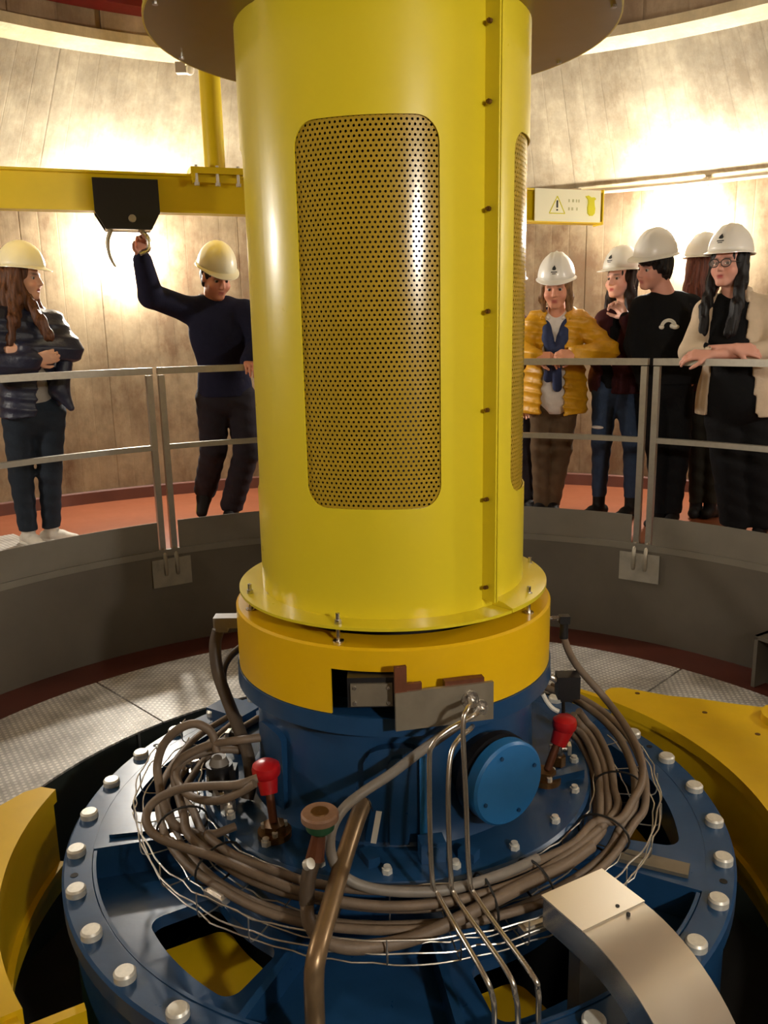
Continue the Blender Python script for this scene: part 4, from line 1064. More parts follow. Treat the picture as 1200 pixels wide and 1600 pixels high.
# ================================================================== PEOPLE
class Field:
    """signed distance field built from soft blended shapes, turned into one continuous surface"""
    def __init__(self, h):
        self.h, self.ops = h, []
        self.lo = np.array([9e9] * 3); self.hi = -self.lo
        self.disp = None
    def _grow(self, lo, hi):
        self.lo = np.minimum(self.lo, lo); self.hi = np.maximum(self.hi, hi)
    def cone(self, a, b, ra, rb=None, k=0.03, sub=False, only=None):
        a, b = np.array(a, float), np.array(b, float); rb = ra if rb is None else rb
        m = max(ra, rb)
        lo, hi = np.minimum(a, b) - m, np.maximum(a, b) + m
        if not sub: self._grow(lo, hi)
        self.ops.append(('c', (a, b, ra, rb), k, sub, lo, hi)); return self
    def ell(self, c, r, rot=None, k=0.03, sub=False):
        c, r = np.array(c, float), np.array(r, float)
        rot = np.eye(3) if rot is None else np.array(rot, float)
        e = np.sqrt(((rot * r) ** 2).sum(1))
        if not sub: self._grow(c - e, c + e)
        self.ops.append(('e', (c, r, rot), k, sub, c - e, c + e)); return self
    def box(self, c, s, rot=None, k=0.01, sub=False, rnd=0.01):
        c, s = np.array(c, float), np.array(s, float)
        rot = np.eye(3) if rot is None else np.array(rot, float)
        e = np.abs(rot) @ s
        if not sub: self._grow(c - e, c + e)
        self.ops.append(('b', (c, s, rot, rnd), k, sub, c - e, c + e)); return self
    def cut(self, nrm, d):
        """keep the side where nrm . x < d"""
        self.ops.append(('p', (np.array(nrm, float), d), 0, True, None, None)); return self
    def surface(self):
        h = self.h
        lo = self.lo - 4 * h; n = np.ceil((self.hi + 4 * h - lo) / h).astype(int) + 1
        ax = [(lo[i] + h * np.arange(n[i])).astype(np.float32) for i in range(3)]
        F = np.full(tuple(n), 0.3, np.float32)
        for kind, par, k, sub, blo, bhi in self.ops:
            if kind == 'p':
                nrm, d = par
                pl = (ax[0] * nrm[0])[:, None, None] + (ax[1] * nrm[1])[None, :, None] + (ax[2] * nrm[2])[None, None, :] - d
                F = np.maximum(F, pl.astype(np.float32)); continue
            g = k + 3 * h
            i0 = np.maximum(0, np.floor((blo - g - lo) / h).astype(int)); i1 = np.minimum(n, np.ceil((bhi + g - lo) / h).astype(int) + 1)
            if (i1 <= i0).any(): continue
            sl = tuple(slice(i0[i], i1[i]) for i in range(3))
            X = ax[0][sl[0]][:, None, None]; Y = ax[1][sl[1]][None, :, None]; Z = ax[2][sl[2]][None, None, :]
            if kind == 'c':
                a, b, ra, rb = par
                d = b - a; L2 = max(float(d @ d), 1e-9)
                t = np.clip(((X - a[0]) * d[0] + (Y - a[1]) * d[1] + (Z - a[2]) * d[2]) / L2, 0, 1)
                D = np.sqrt((X - a[0] - t * d[0]) ** 2 + (Y - a[1] - t * d[1]) ** 2 + (Z - a[2] - t * d[2]) ** 2) - (ra + (rb - ra) * t)
            elif kind == 'e':
                c, r, R = par
                P = [(X - c[0]) * R[0, i] + (Y - c[1]) * R[1, i] + (Z - c[2]) * R[2, i] for i in range(3)]
                k0 = np.sqrt((P[0] / r[0]) ** 2 + (P[1] / r[1]) ** 2 + (P[2] / r[2]) ** 2)
                k1 = np.sqrt((P[0] / r[0] ** 2) ** 2 + (P[1] / r[1] ** 2) ** 2 + (P[2] / r[2] ** 2) ** 2) + 1e-6
                D = k0 * (k0 - 1) / k1
            else:
                c, s, R, rnd = par
                P = [np.abs((X - c[0]) * R[0, i] + (Y - c[1]) * R[1, i] + (Z - c[2]) * R[2, i]) - (s[i] - rnd) for i in range(3)]
                D = np.sqrt(np.maximum(P[0], 0) ** 2 + np.maximum(P[1], 0) ** 2 + np.maximum(P[2], 0) ** 2) + np.minimum(np.maximum(np.maximum(P[0], P[1]), P[2]), 0) - rnd
            A = F[sl]; D = D.astype(np.float32)
            if not sub:
                hh = np.maximum(k - np.abs(A - D), 0) / max(k, 1e-6)
                F[sl] = np.minimum(A, D) - hh * hh * k * 0.25
            else:
                hh = np.maximum(k - np.abs(A + D), 0) / max(k, 1e-6)
                F[sl] = np.maximum(A, -D) + hh * hh * k * 0.25
        if self.disp is not None:
            X = ax[0][:, None, None]; Y = ax[1][None, :, None]; Z = ax[2][None, None, :]
            near = np.abs(F) < 0.05
            F = np.where(near, F + self.disp(X, Y, Z).astype(np.float32), F)
        F = np.clip(F, -2 * h, 2 * h)
        F[0] = F[-1] = 2 * h; F[:, 0] = F[:, -1] = 2 * h; F[:, :, 0] = F[:, :, -1] = 2 * h
        return nets(F, lo, h)

def nets(F, lo, h):
    S = F < 0
    cnt = np.zeros(tuple(s - 1 for s in F.shape), np.int8)
    for i in (0, 1):
        for j in (0, 1):
            for k in (0, 1):
                cnt += S[i:F.shape[0] - 1 + i, j:F.shape[1] - 1 + j, k:F.shape[2] - 1 + k]
    act = (cnt > 0) & (cnt < 8)
    I = np.argwhere(act)
    ids = np.full(act.shape, -1, np.int32); ids[act] = np.arange(len(I))
    acc = np.zeros((len(I), 3)); num = np.zeros(len(I))
    cs = [(i, j, k) for i in (0, 1) for j in (0, 1) for k in (0, 1)]
    for a in cs:
        for b in cs:
            if sum(b) - sum(a) == 1 and all(b[q] >= a[q] for q in range(3)):
                f0 = F[I[:, 0] + a[0], I[:, 1] + a[1], I[:, 2] + a[2]].astype(float); f1 = F[I[:, 0] + b[0], I[:, 1] + b[1], I[:, 2] + b[2]].astype(float)
                m = (f0 < 0) != (f1 < 0)
                t = np.where(m, f0 / np.where(m, f0 - f1, 1), 0)
                p = np.array(a, float) + t[:, None] * (np.array(b, float) - np.array(a, float))
                acc += np.where(m[:, None], p, 0); num += m
    V = lo + h * (I + acc / num[:, None])
    Q = []
    for ax in range(3):
        s0 = [slice(None)] * 3; s1 = [slice(None)] * 3
        s0[ax] = slice(0, -1); s1[ax] = slice(1, None)
        a, b = S[tuple(s0)], S[tuple(s1)]
        E = np.argwhere(a != b)
        u, v = [(1, 2), (2, 0), (0, 1)][ax]
        ok = (E[:, u] > 0) & (E[:, v] > 0) & (E[:, u] < F.shape[u] - 1) & (E[:, v] < F.shape[v] - 1)
        E = E[ok]
        fl = a[tuple(E.T)]
        def cell(du, dv):
            c = E.copy(); c[:, u] -= du; c[:, v] -= dv
            return ids[c[:, 0], c[:, 1], c[:, 2]]
        q = np.stack([cell(1, 1), cell(0, 1), cell(0, 0), cell(1, 0)], 1)
        q[~fl] = q[~fl][:, ::-1]
        Q.append(q)
    return V, np.concatenate(Q)

def np_mesh(name, V, Q, mat, colour=None):
    me = bpy.data.meshes.new(name)
    me.vertices.add(len(V)); me.vertices.foreach_set('co', V.astype(np.float32).ravel())
    me.loops.add(len(Q) * 4); me.loops.foreach_set('vertex_index', Q.astype(np.int32).ravel())
    me.polygons.add(len(Q)); me.polygons.foreach_set('loop_start', np.arange(0, len(Q) * 4, 4, dtype=np.int32))
    me.update(calc_edges=True)
    me.polygons.foreach_set('use_smooth', np.ones(len(Q), bool))
    if colour is not None:
        at = me.color_attributes.new('tint', 'FLOAT_COLOR', 'POINT')
        at.data.foreach_set('color', colour.astype(np.float32).ravel())
    me.materials.append(MATS[mat])
    me.validate()
    return me

# skin reads its tint (lips, brows, cheeks) from the mesh
t = NT('skin')
an = t.n('ShaderNodeAttribute', attribute_name='tint')
t.set('Base Color', an.outputs['Color']); t.set('Roughness', 0.55); t.set('Specular IOR Level', 0.35)
t.set('Subsurface Weight', 0.0)
cloth('navy_puffer', rgb(32, 37, 58), 0.42, 120, 0.35, 14, 0.5)
cloth('navy_knit', rgb(34, 35, 56), 0.9, 200, 0.35, 12, 0.15)
cloth('dark_trousers', rgb(44, 40, 46), 0.88, 200, 0.3, 12)
cloth('dark_jeans', rgb(38, 46, 56), 0.85, 260, 0.3, 12)
cloth('blue_jeans', rgb(50, 64, 88), 0.85, 260, 0.3, 12)
cloth('brown_trousers', rgb(92, 74, 54), 0.85, 220, 0.25, 10)
cloth('black_cloth', rgb(15, 15, 17), 0.85, 220, 0.3, 10)
cloth('maroon_cloth', rgb(62, 28, 34), 0.85, 220, 0.3, 10)
cloth('olive_tights', rgb(44, 42, 34), 0.8, 220, 0.3, 10)
cloth('yellow_puffer', rgb(206, 150, 18), 0.45, 120, 0.4, 13, 0.45)
cloth('beige_cloth', rgb(206, 186, 160), 0.85, 220, 0.35, 9)
cloth('white_shirt', rgb(222, 214, 206), 0.8, 260, 0.3, 12)
cloth('grey_shirt', rgb(166, 160, 150), 0.8, 260, 0.3, 12)
cloth('scarf_blue', rgb(50, 58, 88), 0.9, 180, 0.4, 14)
cloth('scarf_dark', rgb(34, 30, 32), 0.9, 180, 0.4, 14)
cloth('shoe_white', rgb(216, 208, 194), 0.6, 200, 0.15, 14)
cloth('shoe_dark', rgb(26, 23, 22), 0.6, 200, 0.15, 14)
cloth('shoe_yellow', rgb(186, 164, 66), 0.6, 200, 0.15, 14)
def hair_mat(name, c):
    t = NT(name)
    tc = t.n('ShaderNodeTexCoord')
    mp = t.n('ShaderNodeMapping', i={'Scale': (60, 60, 5)})
    t.t.links.new(tc.outputs['Object'], mp.inputs[0])
    nz = t.noise(mp.outputs[0], 2.0, 4)
    t.set('Base Color', t.mix(t.ramp(nz, [(0.35, 0.0), (0.7, 1.0)]), tuple(x * 0.45 for x in c[:3]) + (1,), tuple(min(1, x * 1.3) for x in c[:3]) + (1,)))
    t.set('Roughness', 0.5); t.set('Specular IOR Level', 0.3)
    t.bump(nz, 0.6, 0.006)
hair_mat('hair_brown', rgb(98, 60, 36))
hair_mat('hair_blond', rgb(140, 104, 66))
hair_mat('hair_dark', rgb(38, 26, 24))
hair_mat('hair_black', rgb(22, 18, 20))
hair_mat('hair_red', rgb(112, 64, 50))
glass = NT('lens_glass'); glass.set('Base Color', rgb(170, 150, 140)); glass.set('Roughness', 0.04); glass.set('Alpha', 0.35); glass.set('Specular IOR Level', 1.0)

def unit(v): v = np.array(v, float); return v / np.linalg.norm(v)

def hand(F, w, d, n, curl, thumb, s=1.0):
    """palm, four unequal bent fingers and a thumb: w wrist, d towards the knuckles, n the way the fingers close, thumb +1/-1 side"""
    d = unit(d); n = unit(n - d * np.dot(n, d)); sd = np.cross(n, d) * thumb
    w = np.array(w, float)
    kn = []
    for i, (o, l) in enumerate(((0.030, 0.088), (0.010, 0.092), (-0.010, 0.087), (-0.029, 0.078))):
        k = w + d * l * s + sd * o * s; kn.append(k)
        F.cone(w + d * 0.012 * s + sd * o * 0.55 * s, k, 0.0145 * s, 0.0115 * s, 0.014)
    for i, (k, L) in enumerate(zip(kn, (0.92, 1.0, 0.95, 0.76))):
        ang = 0.0; p = k
        for seg, (ln, c) in enumerate(((0.043, curl), (0.028, curl * 1.15), (0.021, curl * 0.7))):
            ang += c
            q = p + (d * math.cos(ang) + n * math.sin(ang)) * ln * L * s
            F.cone(p, q, (0.0098 - 0.0009 * seg) * s, (0.0092 - 0.0011 * seg) * s, 0.004)
            p = q
    b = w + d * 0.022 * s + sd * 0.020 * s + n * 0.004 * s
    t1 = b + unit(sd * 0.75 + d * 0.75 + n * 0.25) * 0.042 * s
    t2 = t1 + unit(sd * 0.35 + d * 0.85 + n * (0.25 + 0.5 * curl)) * 0.032 * s
    t3 = t2 + unit(d * 0.8 + n * (0.35 + 0.6 * curl) + sd * 0.05) * 0.026 * s
    F.cone(b, t1, 0.016 * s, 0.0115 * s, 0.012); F.cone(t1, t2, 0.011 * s, 0.0105 * s, 0.004); F.cone(t2, t3, 0.0102 * s, 0.0082 * s, 0.004)

def rot3(S, Fw, U): return np.stack([S, Fw, U], 1)

class Person:
    def __init__(self, key, label, yaw, face, fem=True, s=1.0):
        d = PEOPLE[key]
        self.J = {k: np.array(v, float) for k, v in d['J'].items()}
        n = np.array([d['n'][0], d['n'][1], 0.0]); self.n = n
        self.right = np.array([n[1], -n[0], 0.0])
        self.fem, self.s = fem, s
        self.root = thing('person', label, 'person', (d['root'][0], d['root'][1], 0.0), 0, 'visitors in hard hats along the walkway')
        cy, sy = math.cos(R_(yaw)), math.sin(R_(yaw))
        self.bf = -n * cy + self.right * sy                        # torso facing
        self.br = np.cross(self.bf, [0, 0, 1.0])
        self.TB = rot3(self.br, self.bf, np.array([0, 0, 1.0]))
        fy, fp, fr = face
        f0 = -n * math.cos(R_(fy)) + self.right * math.sin(R_(fy))
        s0 = np.cross(f0, [0, 0, 1.0])
        fw_ = f0 * math.cos(R_(fp)) - np.array([0, 0, 1.0]) * math.sin(R_(fp))
        u0 = np.cross(s0, fw_)
        s1 = s0 * math.cos(R_(fr)) + u0 * math.sin(R_(fr)); u1 = -s0 * math.sin(R_(fr)) + u0 * math.cos(R_(fr))
        self.HB = rot3(s1, fw_, u1)
        self.hc = self.J['head']
    def H(self, x, y, z): return self.hc + self.HB @ (np.array([x, y, z]) * self.s)
    def T(self, c, x=0, y=0, z=0): return np.array(c) + self.TB @ np.array([x, y, z])
    def mk(self, name, F, mat, parent=None, colour=None, label=None):
        V, Q = F.surface()
        o = obj(name, np_mesh(name, V, Q, mat, colour(V) if colour else None), parent or self.root)
        if label: o['label'] = label
        return o
    def body(self, hands, skin=(212, 160, 128), lips=(168, 84, 78), brow=(60, 40, 30)):
        J, s, H = self.J, self.s, self.H
        F = Field(0.0066)
        E = lambda c, r, k=0.02, sub=False: F.ell(H(*c), np.array(r) * s, self.HB, k, sub)
        # torso and limbs first, slimmer than the clothes
        ch = (J['sa'] + J['sb']) / 2
        hw = np.linalg.norm(J['sa'] - J['sb']) / 2
        F.ell(self.T(ch, z=-0.14), (min(hw, 0.15) * 0.86, 0.085, 0.19), self.TB, 0.05)
        F.ell((J['neck'] * 0.4 + J['pelvis'] * 0.6), (0.115, 0.08, 0.2), self.TB, 0.05)
        F.ell(J['pelvis'], (0.135, 0.09, 0.13), self.TB, 0.05)
        F.cone(J['sa'], J['sb'], 0.042, None, 0.05)
        for q in 'ab':
            F.cone(J['s' + q], J['e' + q], 0.042, 0.034, 0.03); F.cone(J['e' + q], J['w' + q], 0.034, 0.0245, 0.02)
            F.cone(J['h' + q], J['k' + q], 0.068, 0.046, 0.04); F.cone(J['k' + q], J['f' + q], 0.045, 0.028, 0.02)
            F.cone(J['f' + q], J['f' + q] + np.array([0, 0, -0.02]), 0.026, 0.02, 0.01)
        # neck and head
        F.cone(J['neck'] + np.array([0, 0, -0.03]), H(0, -0.02, -0.06), 0.056 if self.fem else 0.064, 0.05 if self.fem else 0.058, 0.03)
        E((0, -0.012, 0.035), (0.075, 0.095, 0.085))
        E((0, 0.018, -0.03), (0.066, 0.074, 0.066))
        E((0, 0.032, -0.068), (0.048, 0.052, 0.046), 0.03)
        F.cone(H(-0.012, 0.070, -0.100), H(0.012, 0.070, -0.100), 0.016 * s, None, 0.03)
        for x in (-1, 1):
            E((x * 0.038, 0.062, -0.036), (0.024, 0.024, 0.022), 0.03)
            F.cone(H(x * 0.012, 0.087, 0.021), H(x * 0.046, 0.072, 0.020), 0.009 * s, 0.008 * s, 0.016)
            F.ell(H(x * 0.031, 0.098, 0.002), np.array((0.017, 0.016, 0.012)) * s, self.HB, 0.012, True)
            E((x * 0.076, -0.004, -0.008), (0.010, 0.021, 0.031), 0.008)
        F.cone(H(0, 0.088, 0.012), H(0, 0.110, -0.028), 0.0075 * s, 0.0115 * s, 0.012)
        for x in (-1, 1): F.cone(H(x * 0.010, 0.098, -0.034), H(x * 0.004, 0.104, -0.034), 0.0075 * s, None, 0.006)
        F.cone(H(-0.019, 0.084, -0.062), H(0.019, 0.084, -0.062), 0.0068 * s, None, 0.006); F.cone(H(-0.006, 0.090, -0.061), H(0.006, 0.090, -0.061), 0.0062 * s, None, 0.006)
        F.cone(H(-0.014, 0.085, -0.074), H(0.014, 0.085, -0.074), 0.0075 * s, None, 0.006)
        F.ell(H(0, 0.094, -0.0682), np.array((0.02, 0.012, 0.0022)) * s, self.HB, 0.003, True)
        for hd in hands: hand(F, *hd)
        def colour(V):
            L = (V - self.hc) @ self.HB / s
            c = np.tile(np.array(rgb(*skin)), (len(V), 1))
            def mixin(mask, col): c[:] = np.where(mask[:, None] > 0, c * (1 - mask[:, None]) + np.array(rgb(*col)) * mask[:, None], c)
            ck = np.exp(-(((np.abs(L[:, 0]) - 0.042) / 0.018) ** 2 + ((L[:, 2] + 0.035) / 0.018) ** 2)) * (L[:, 1] > 0.03) * 0.3
            mixin(ck, (214, 120, 104))
            lp = np.exp(-((L[:, 0] / 0.019) ** 4 + ((L[:, 2] + 0.068) / 0.0125) ** 4)) * (L[:, 1] > 0.075)
            mixin(lp, lips)
            br = np.exp(-(((np.abs(L[:, 0]) - 0.031) / 0.019) ** 4 + ((L[:, 2] - 0.0225) / 0.006) ** 2)) * (L[:, 1] > 0.05) * 0.9
            mixin(br, brow)
            ey = np.exp(-(((np.abs(L[:, 0]) - 0.031) / 0.016) ** 4 + ((L[:, 2] - 0.006) / 0.006) ** 2)) * (L[:, 1] > 0.06) * 0.6
            mixin(ey, tuple(x * 0.45 for x in skin))
            return c
        b = self.mk('body', F, 'skin', colour=colour)
        for x in (-1, 1):
            m = MB().sphere((0, 0, 0), 0.0125 * s, 14, 10)
            me = m.mesh('eye', 'eye_white', 60); me.materials.append(MATS['eye_iris'])
            for p in me.polygons:
                if p.center.y > 0.0095 * s: p.material_index = 1
            o = obj('eye', me, b)
            M = Matrix(self.HB.tolist()).to_4x4(); M.translation = Vector(H(x * 0.031, 0.072, 0.0)); o.matrix_local = M
        return b
    def top(self, mat, t=0.02, hem=None, sleeves=(1.0, 1.0), name='jacket', quilt=0.0, opening=None, hipw=0.0, label=None, puff=1.0, vneck=0.0, collar=False, skirt=0.0, ks=0.035, spread=0.045):
        J = self.J; F = Field(0.0076)
        ch = (J['sa'] + J['sb']) / 2; hw = np.linalg.norm(J['sa'] - J['sb']) / 2
        F.ell(self.T(ch, z=-0.13), (min(hw, 0.16) * 0.95 + t, 0.10 + t, 0.21), self.TB, 0.05)
        F.ell(J['neck'] * 0.42 + J['pelvis'] * 0.58, (0.125 + t, 0.095 + t, 0.23), self.TB, 0.06)
        F.ell(J['pelvis'] + np.array([0, 0, 0.03 - skirt * 0.35]), (0.148 + t + hipw, 0.108 + t + hipw * 0.5, 0.2 + skirt), self.TB, 0.06)
        if self.fem and t < 0.05: F.ell(self.T(ch, y=0.075, z=-0.16), (0.115, 0.06 + t * 0.6, 0.07), self.TB, 0.05)
        F.cone(J['sa'], J['sb'], 0.047 + t * 0.8, None, 0.05)
        F.cone(J['sa'] * 0.45 + J['neck'] * 0.55, J['sb'] * 0.45 + J['neck'] * 0.55, 0.05 + t * 0.4, None, 0.04)
        for q, f in zip('ab', sleeves):
            F.cone(J['s' + q], J['e' + q], 0.046 + t * puff, 0.041 + t * puff, ks)
            if f > 0:
                w = J['e' + q] + (J['w' + q] - J['e' + q]) * f
                F.cone(J['e' + q], w, 0.041 + t * puff, 0.031 + t * 0.7 * puff, 0.02)
        if hem is not None: F.cut((0, 0, -1), -hem)
        if opening:
            w0, w1, zt, zb = opening
            for i in range(9):
                z = zt + (zb - zt) * i / 8; w = w0 + (w1 - w0) * i / 8
                c = J['neck'] + (J['pelvis'] - J['neck']) * np.clip((J['neck'][2] - z) / (J['neck'][2] - J['pelvis'][2]), 0, 1.4)
                c = np.array([c[0], c[1], z])
                F.box(self.T(c, y=0.14), (w, 0.13, abs(zb - zt) / 14), self.TB, 0.008, True)
        if vneck:
            F.ell(self.T(J['neck'], y=0.09, z=-0.02), (0.05, 0.06, vneck), self.TB, 0.01, True)
        if quilt:
            z0 = J['neck'][2]
            F.disp = lambda X, Y, Z: quilt * (1 - 2 * np.abs(np.sin((Z - z0 + 0.15 * X + 0 * Y) * 50.0))) * -0.5
        o = self.mk(name, F, mat, label=label)
        if collar:
            C = Field(0.0066)
            C.cone(self.T(J['neck'], x=-0.06, y=-0.03, z=0.02), self.T(J['neck'], x=-spread, y=0.065, z=-0.02), 0.024, 0.012, 0.02)
            C.cone(self.T(J['neck'], x=0.06, y=-0.03, z=0.02), self.T(J['neck'], x=spread, y=0.065, z=-0.02), 0.024, 0.012, 0.02)
            C.cone(self.T(J['neck'], x=-0.06, y=-0.035, z=0.03), self.T(J['neck'], x=0.06, y=-0.035, z=0.03), 0.026, None, 0.02)
            self.mk('collar', C, mat, o)
        return o
    def trousers(self, mat, t=0.012, top=None, wide=0.0, name='trousers', bottom=0.06, drop=0.035):
        J = self.J; F = Field(0.0078)
        F.ell(J['pelvis'], (0.142 + t, 0.105 + t, 0.16), self.TB, 0.05)
        for q in 'ab':
            F.cone(J['h' + q], J['k' + q], 0.078 + t + wide * 0.3, 0.054 + t + wide * 0.6, 0.035)
            b = J['k' + q] + (J['f' + q] - J['k' + q]) * 0.98 + np.array([0, 0, -drop])
            F.cone(J['k' + q], b, 0.054 + t + wide * 0.6, 0.038 + t + wide, 0.02)
        F.ell(self.T(J['pelvis'], y=-0.06, z=-0.03), (0.115, 0.07 + t, 0.1), self.TB, 0.05)
        z0 = J['pelvis'][2]
        F.disp = lambda X, Y, Z: 0.0022 * np.sin(Z * 70 + X * 30) * (Z < z0) + 0 * Y
        F.cut((0, 0, -1), -bottom)
        return self.mk(name, F, mat)
    def shoes(self, mat, dirs, lace=None, sole=None):
        J = self.J
        for q, dr in zip('ab', dirs):
            f = J['f' + q]
            if len(dr) == 2:
                d = -self.n * math.cos(R_(dr[0])) + self.right * math.sin(R_(dr[0])); base = 0.0; low = f[2] < 0.2
            F = Field(0.006)
            if dr[1] == 0:
                g = np.array([f[0], f[1], 0.0])
                F.cone(g - d * 0.045 + [0, 0, 0.035], g + d * 0.06 + [0, 0, 0.036], 0.036, 0.036, 0.02)
                F.cone(g + d * 0.06 + [0, 0, 0.03], g + d * 0.15 + [0, 0, 0.022], 0.038, 0.026, 0.02)
                F.cone(g + [0, 0, 0.06], f + np.array([0, 0, -0.005]), 0.04, 0.042, 0.02)
                F.cut((0, 0, -1), -0.001)
                F.cut((0, 0, 1), max(f[2] + 0.02, 0.09))
            else:                                     # heel up, toe pointing down
                dn = np.array([0, 0, -1.0]); dd = unit(d * math.cos(R_(dr[1])) + dn * math.sin(R_(dr[1])))
                F.cone(f - dd * 0.04, f + dd * 0.06, 0.048, 0.05, 0.02); F.cone(f + dd * 0.06, f + dd * 0.17, 0.05, 0.038, 0.02)
                F.cut((0, 0, -1), -0.001)
            o = self.mk('shoe', F, mat)
            if sole:
                G = Field(0.006)
                if dr[1] == 0:
                    G.cone(g - d * 0.045 + [0, 0, 0.012], g + d * 0.14 + [0, 0, 0.012], 0.04, 0.03, 0.01); G.cut((0, 0, 1), 0.022); G.cut((0, 0, -1), -0.0005)
                else:
                    sidev = unit(np.cross(dd, [0, 0, 1.0])); up_ = unit(np.cross(sidev, dd))
                    G.cone(f - dd * 0.045 - self.right * 0.034, f + dd * 0.16 - self.right * 0.022, 0.022, 0.02, 0.01); G.cut((0, 0, -1), -0.001)
                self.mk('sole', G, sole, o)
    def hat(self, mat, tilt=0.0, emblem=False, ridge=True, peak=0.045, lift=0.06):
        s = self.s * 1.02
        m = MB(); n, r = 40, 12
        def P(x, y, z): return tuple(self.H(x, y, z))
        def shape(a, th):
            x, y = 0.112 * math.cos(a) * math.sin(th), (0.136 * math.sin(a)) * math.sin(th) - 0.008
            z = lift + 0.148 * math.cos(th)
            if ridge:
                for c in (-0.034, 0.0, 0.034):
                    z += 0.007 * math.exp(-((x - c) / 0.009) ** 2) * math.cos(th) ** 0.5 if math.cos(th) > 0 else 0
            return x, y, z
        for j in range(1, r + 1):
            th = PI / 2 * j / r
            for i in range(n): m.v.append(P(*shape(2 * PI * i / n, th ** 1.0)))
        m.v.append(P(*shape(0, 0))); top = len(m.v) - 1
        for j in range(r - 1):
            for i in range(n): m.f.append((j * n + i, (j + 1) * n + i, (j + 1) * n + (i + 1) % n, j * n + (i + 1) % n))
        for i in range(n): m.f.append((top, i, (i + 1) % n))
        hat = m.build('hard_hat', mat, self.root, 60)
        hat['label'] = 'hard hat worn on the head'
        md = hat.modifiers.new('thickness', 'SOLIDIFY'); md.thickness = 0.004; md.offset = -1
        b = MB()
        for i in range(n):
            a = 2 * PI * i / n
            fr = max(0, math.sin(a)) ** 3
            for (e, z) in ((-0.004, 0.006), (0.012 + peak * fr, -0.004 - 0.012 * fr), (0.012 + peak * fr, -0.008 - 0.012 * fr), (-0.004, 0.0)):
                b.v.append(P((0.112 + e * 0.9) * math.cos(a), (0.136 + e) * math.sin(a) - 0.008, lift + z))
        for i in range(n):
            for k in range(4): b.f.append((i * 4 + k, ((i + 1) % n) * 4 + k, ((i + 1) % n) * 4 + (k + 1) % 4, i * 4 + (k + 1) % 4))
        b.build('brim', mat, hat, 40)
        if emblem:
            e = MB()
            def on(x, z, o=0.003):
                zz_ = (z) / 0.148; th = math.acos(min(1, max(0, zz_))); sx = x / 0.112
                y = 0.136 * math.sqrt(max(0, math.sin(th) ** 2 - sx ** 2)) - 0.008 + o
                return P(x, y, lift + z)
            for poly in ([(-0.002, 0.088), (0.008, 0.078), (0.012, 0.066), (0.004, 0.062), (-0.008, 0.062), (-0.012, 0.07)], [(-0.018, 0.054), (0.018, 0.054), (0.018, 0.049), (-0.018, 0.049)], [(-0.011, 0.044), (0.011, 0.044), (0.011, 0.040), (-0.011, 0.040)]):
                o0 = len(e.v)
                for x, z in poly: e.v.append(on(x, z, 0.0045))
                for x, z in poly: e.v.append(on(x, z, 0.0))
                k = len(poly)
                e.f.append(tuple(range(o0, o0 + k))); 
                for i in range(k): e.f.append((o0 + i, o0 + (i + 1) % k, o0 + k + (i + 1) % k, o0 + k + i))
            e.build('emblem', 'emblem_dark', hat, 20)
        return hat
    def hair(self, mat, strands, cap=True, face_cut=True, ear=True):
        F = Field(0.007)
        s = self.s
        if cap:
            F.ell(self.H(0, -0.022, 0.03), np.array((0.084, 0.098, 0.088)) * s, self.HB, 0.02)
            F.ell(self.H(0, -0.045, -0.03), np.array((0.074, 0.062, 0.07)) * s, self.HB, 0.03)
        for pts, r0, r1 in strands:
            for i in range(len(pts) - 1):
                t0, t1 = i / (len(pts) - 1), (i + 1) / (len(pts) - 1)
                F.cone(pts[i], pts[i + 1], r0 + (r1 - r0) * t0, r0 + (r1 - r0) * t1, 0.03)
        if face_cut:
            F.ell(self.H(0, 0.085, -0.03), np.array((0.060, 0.075, 0.085)) * s, self.HB, 0.012, True)
        F.disp = lambda X, Y, Z: 0.0035 * np.sin(X * 190 + np.sin(Z * 18) * 2.0) + 0.003 * np.sin(Y * 170 + Z * 12)
        return self.mk('hair', F, mat)

def A(*v): return np.array(v, float)

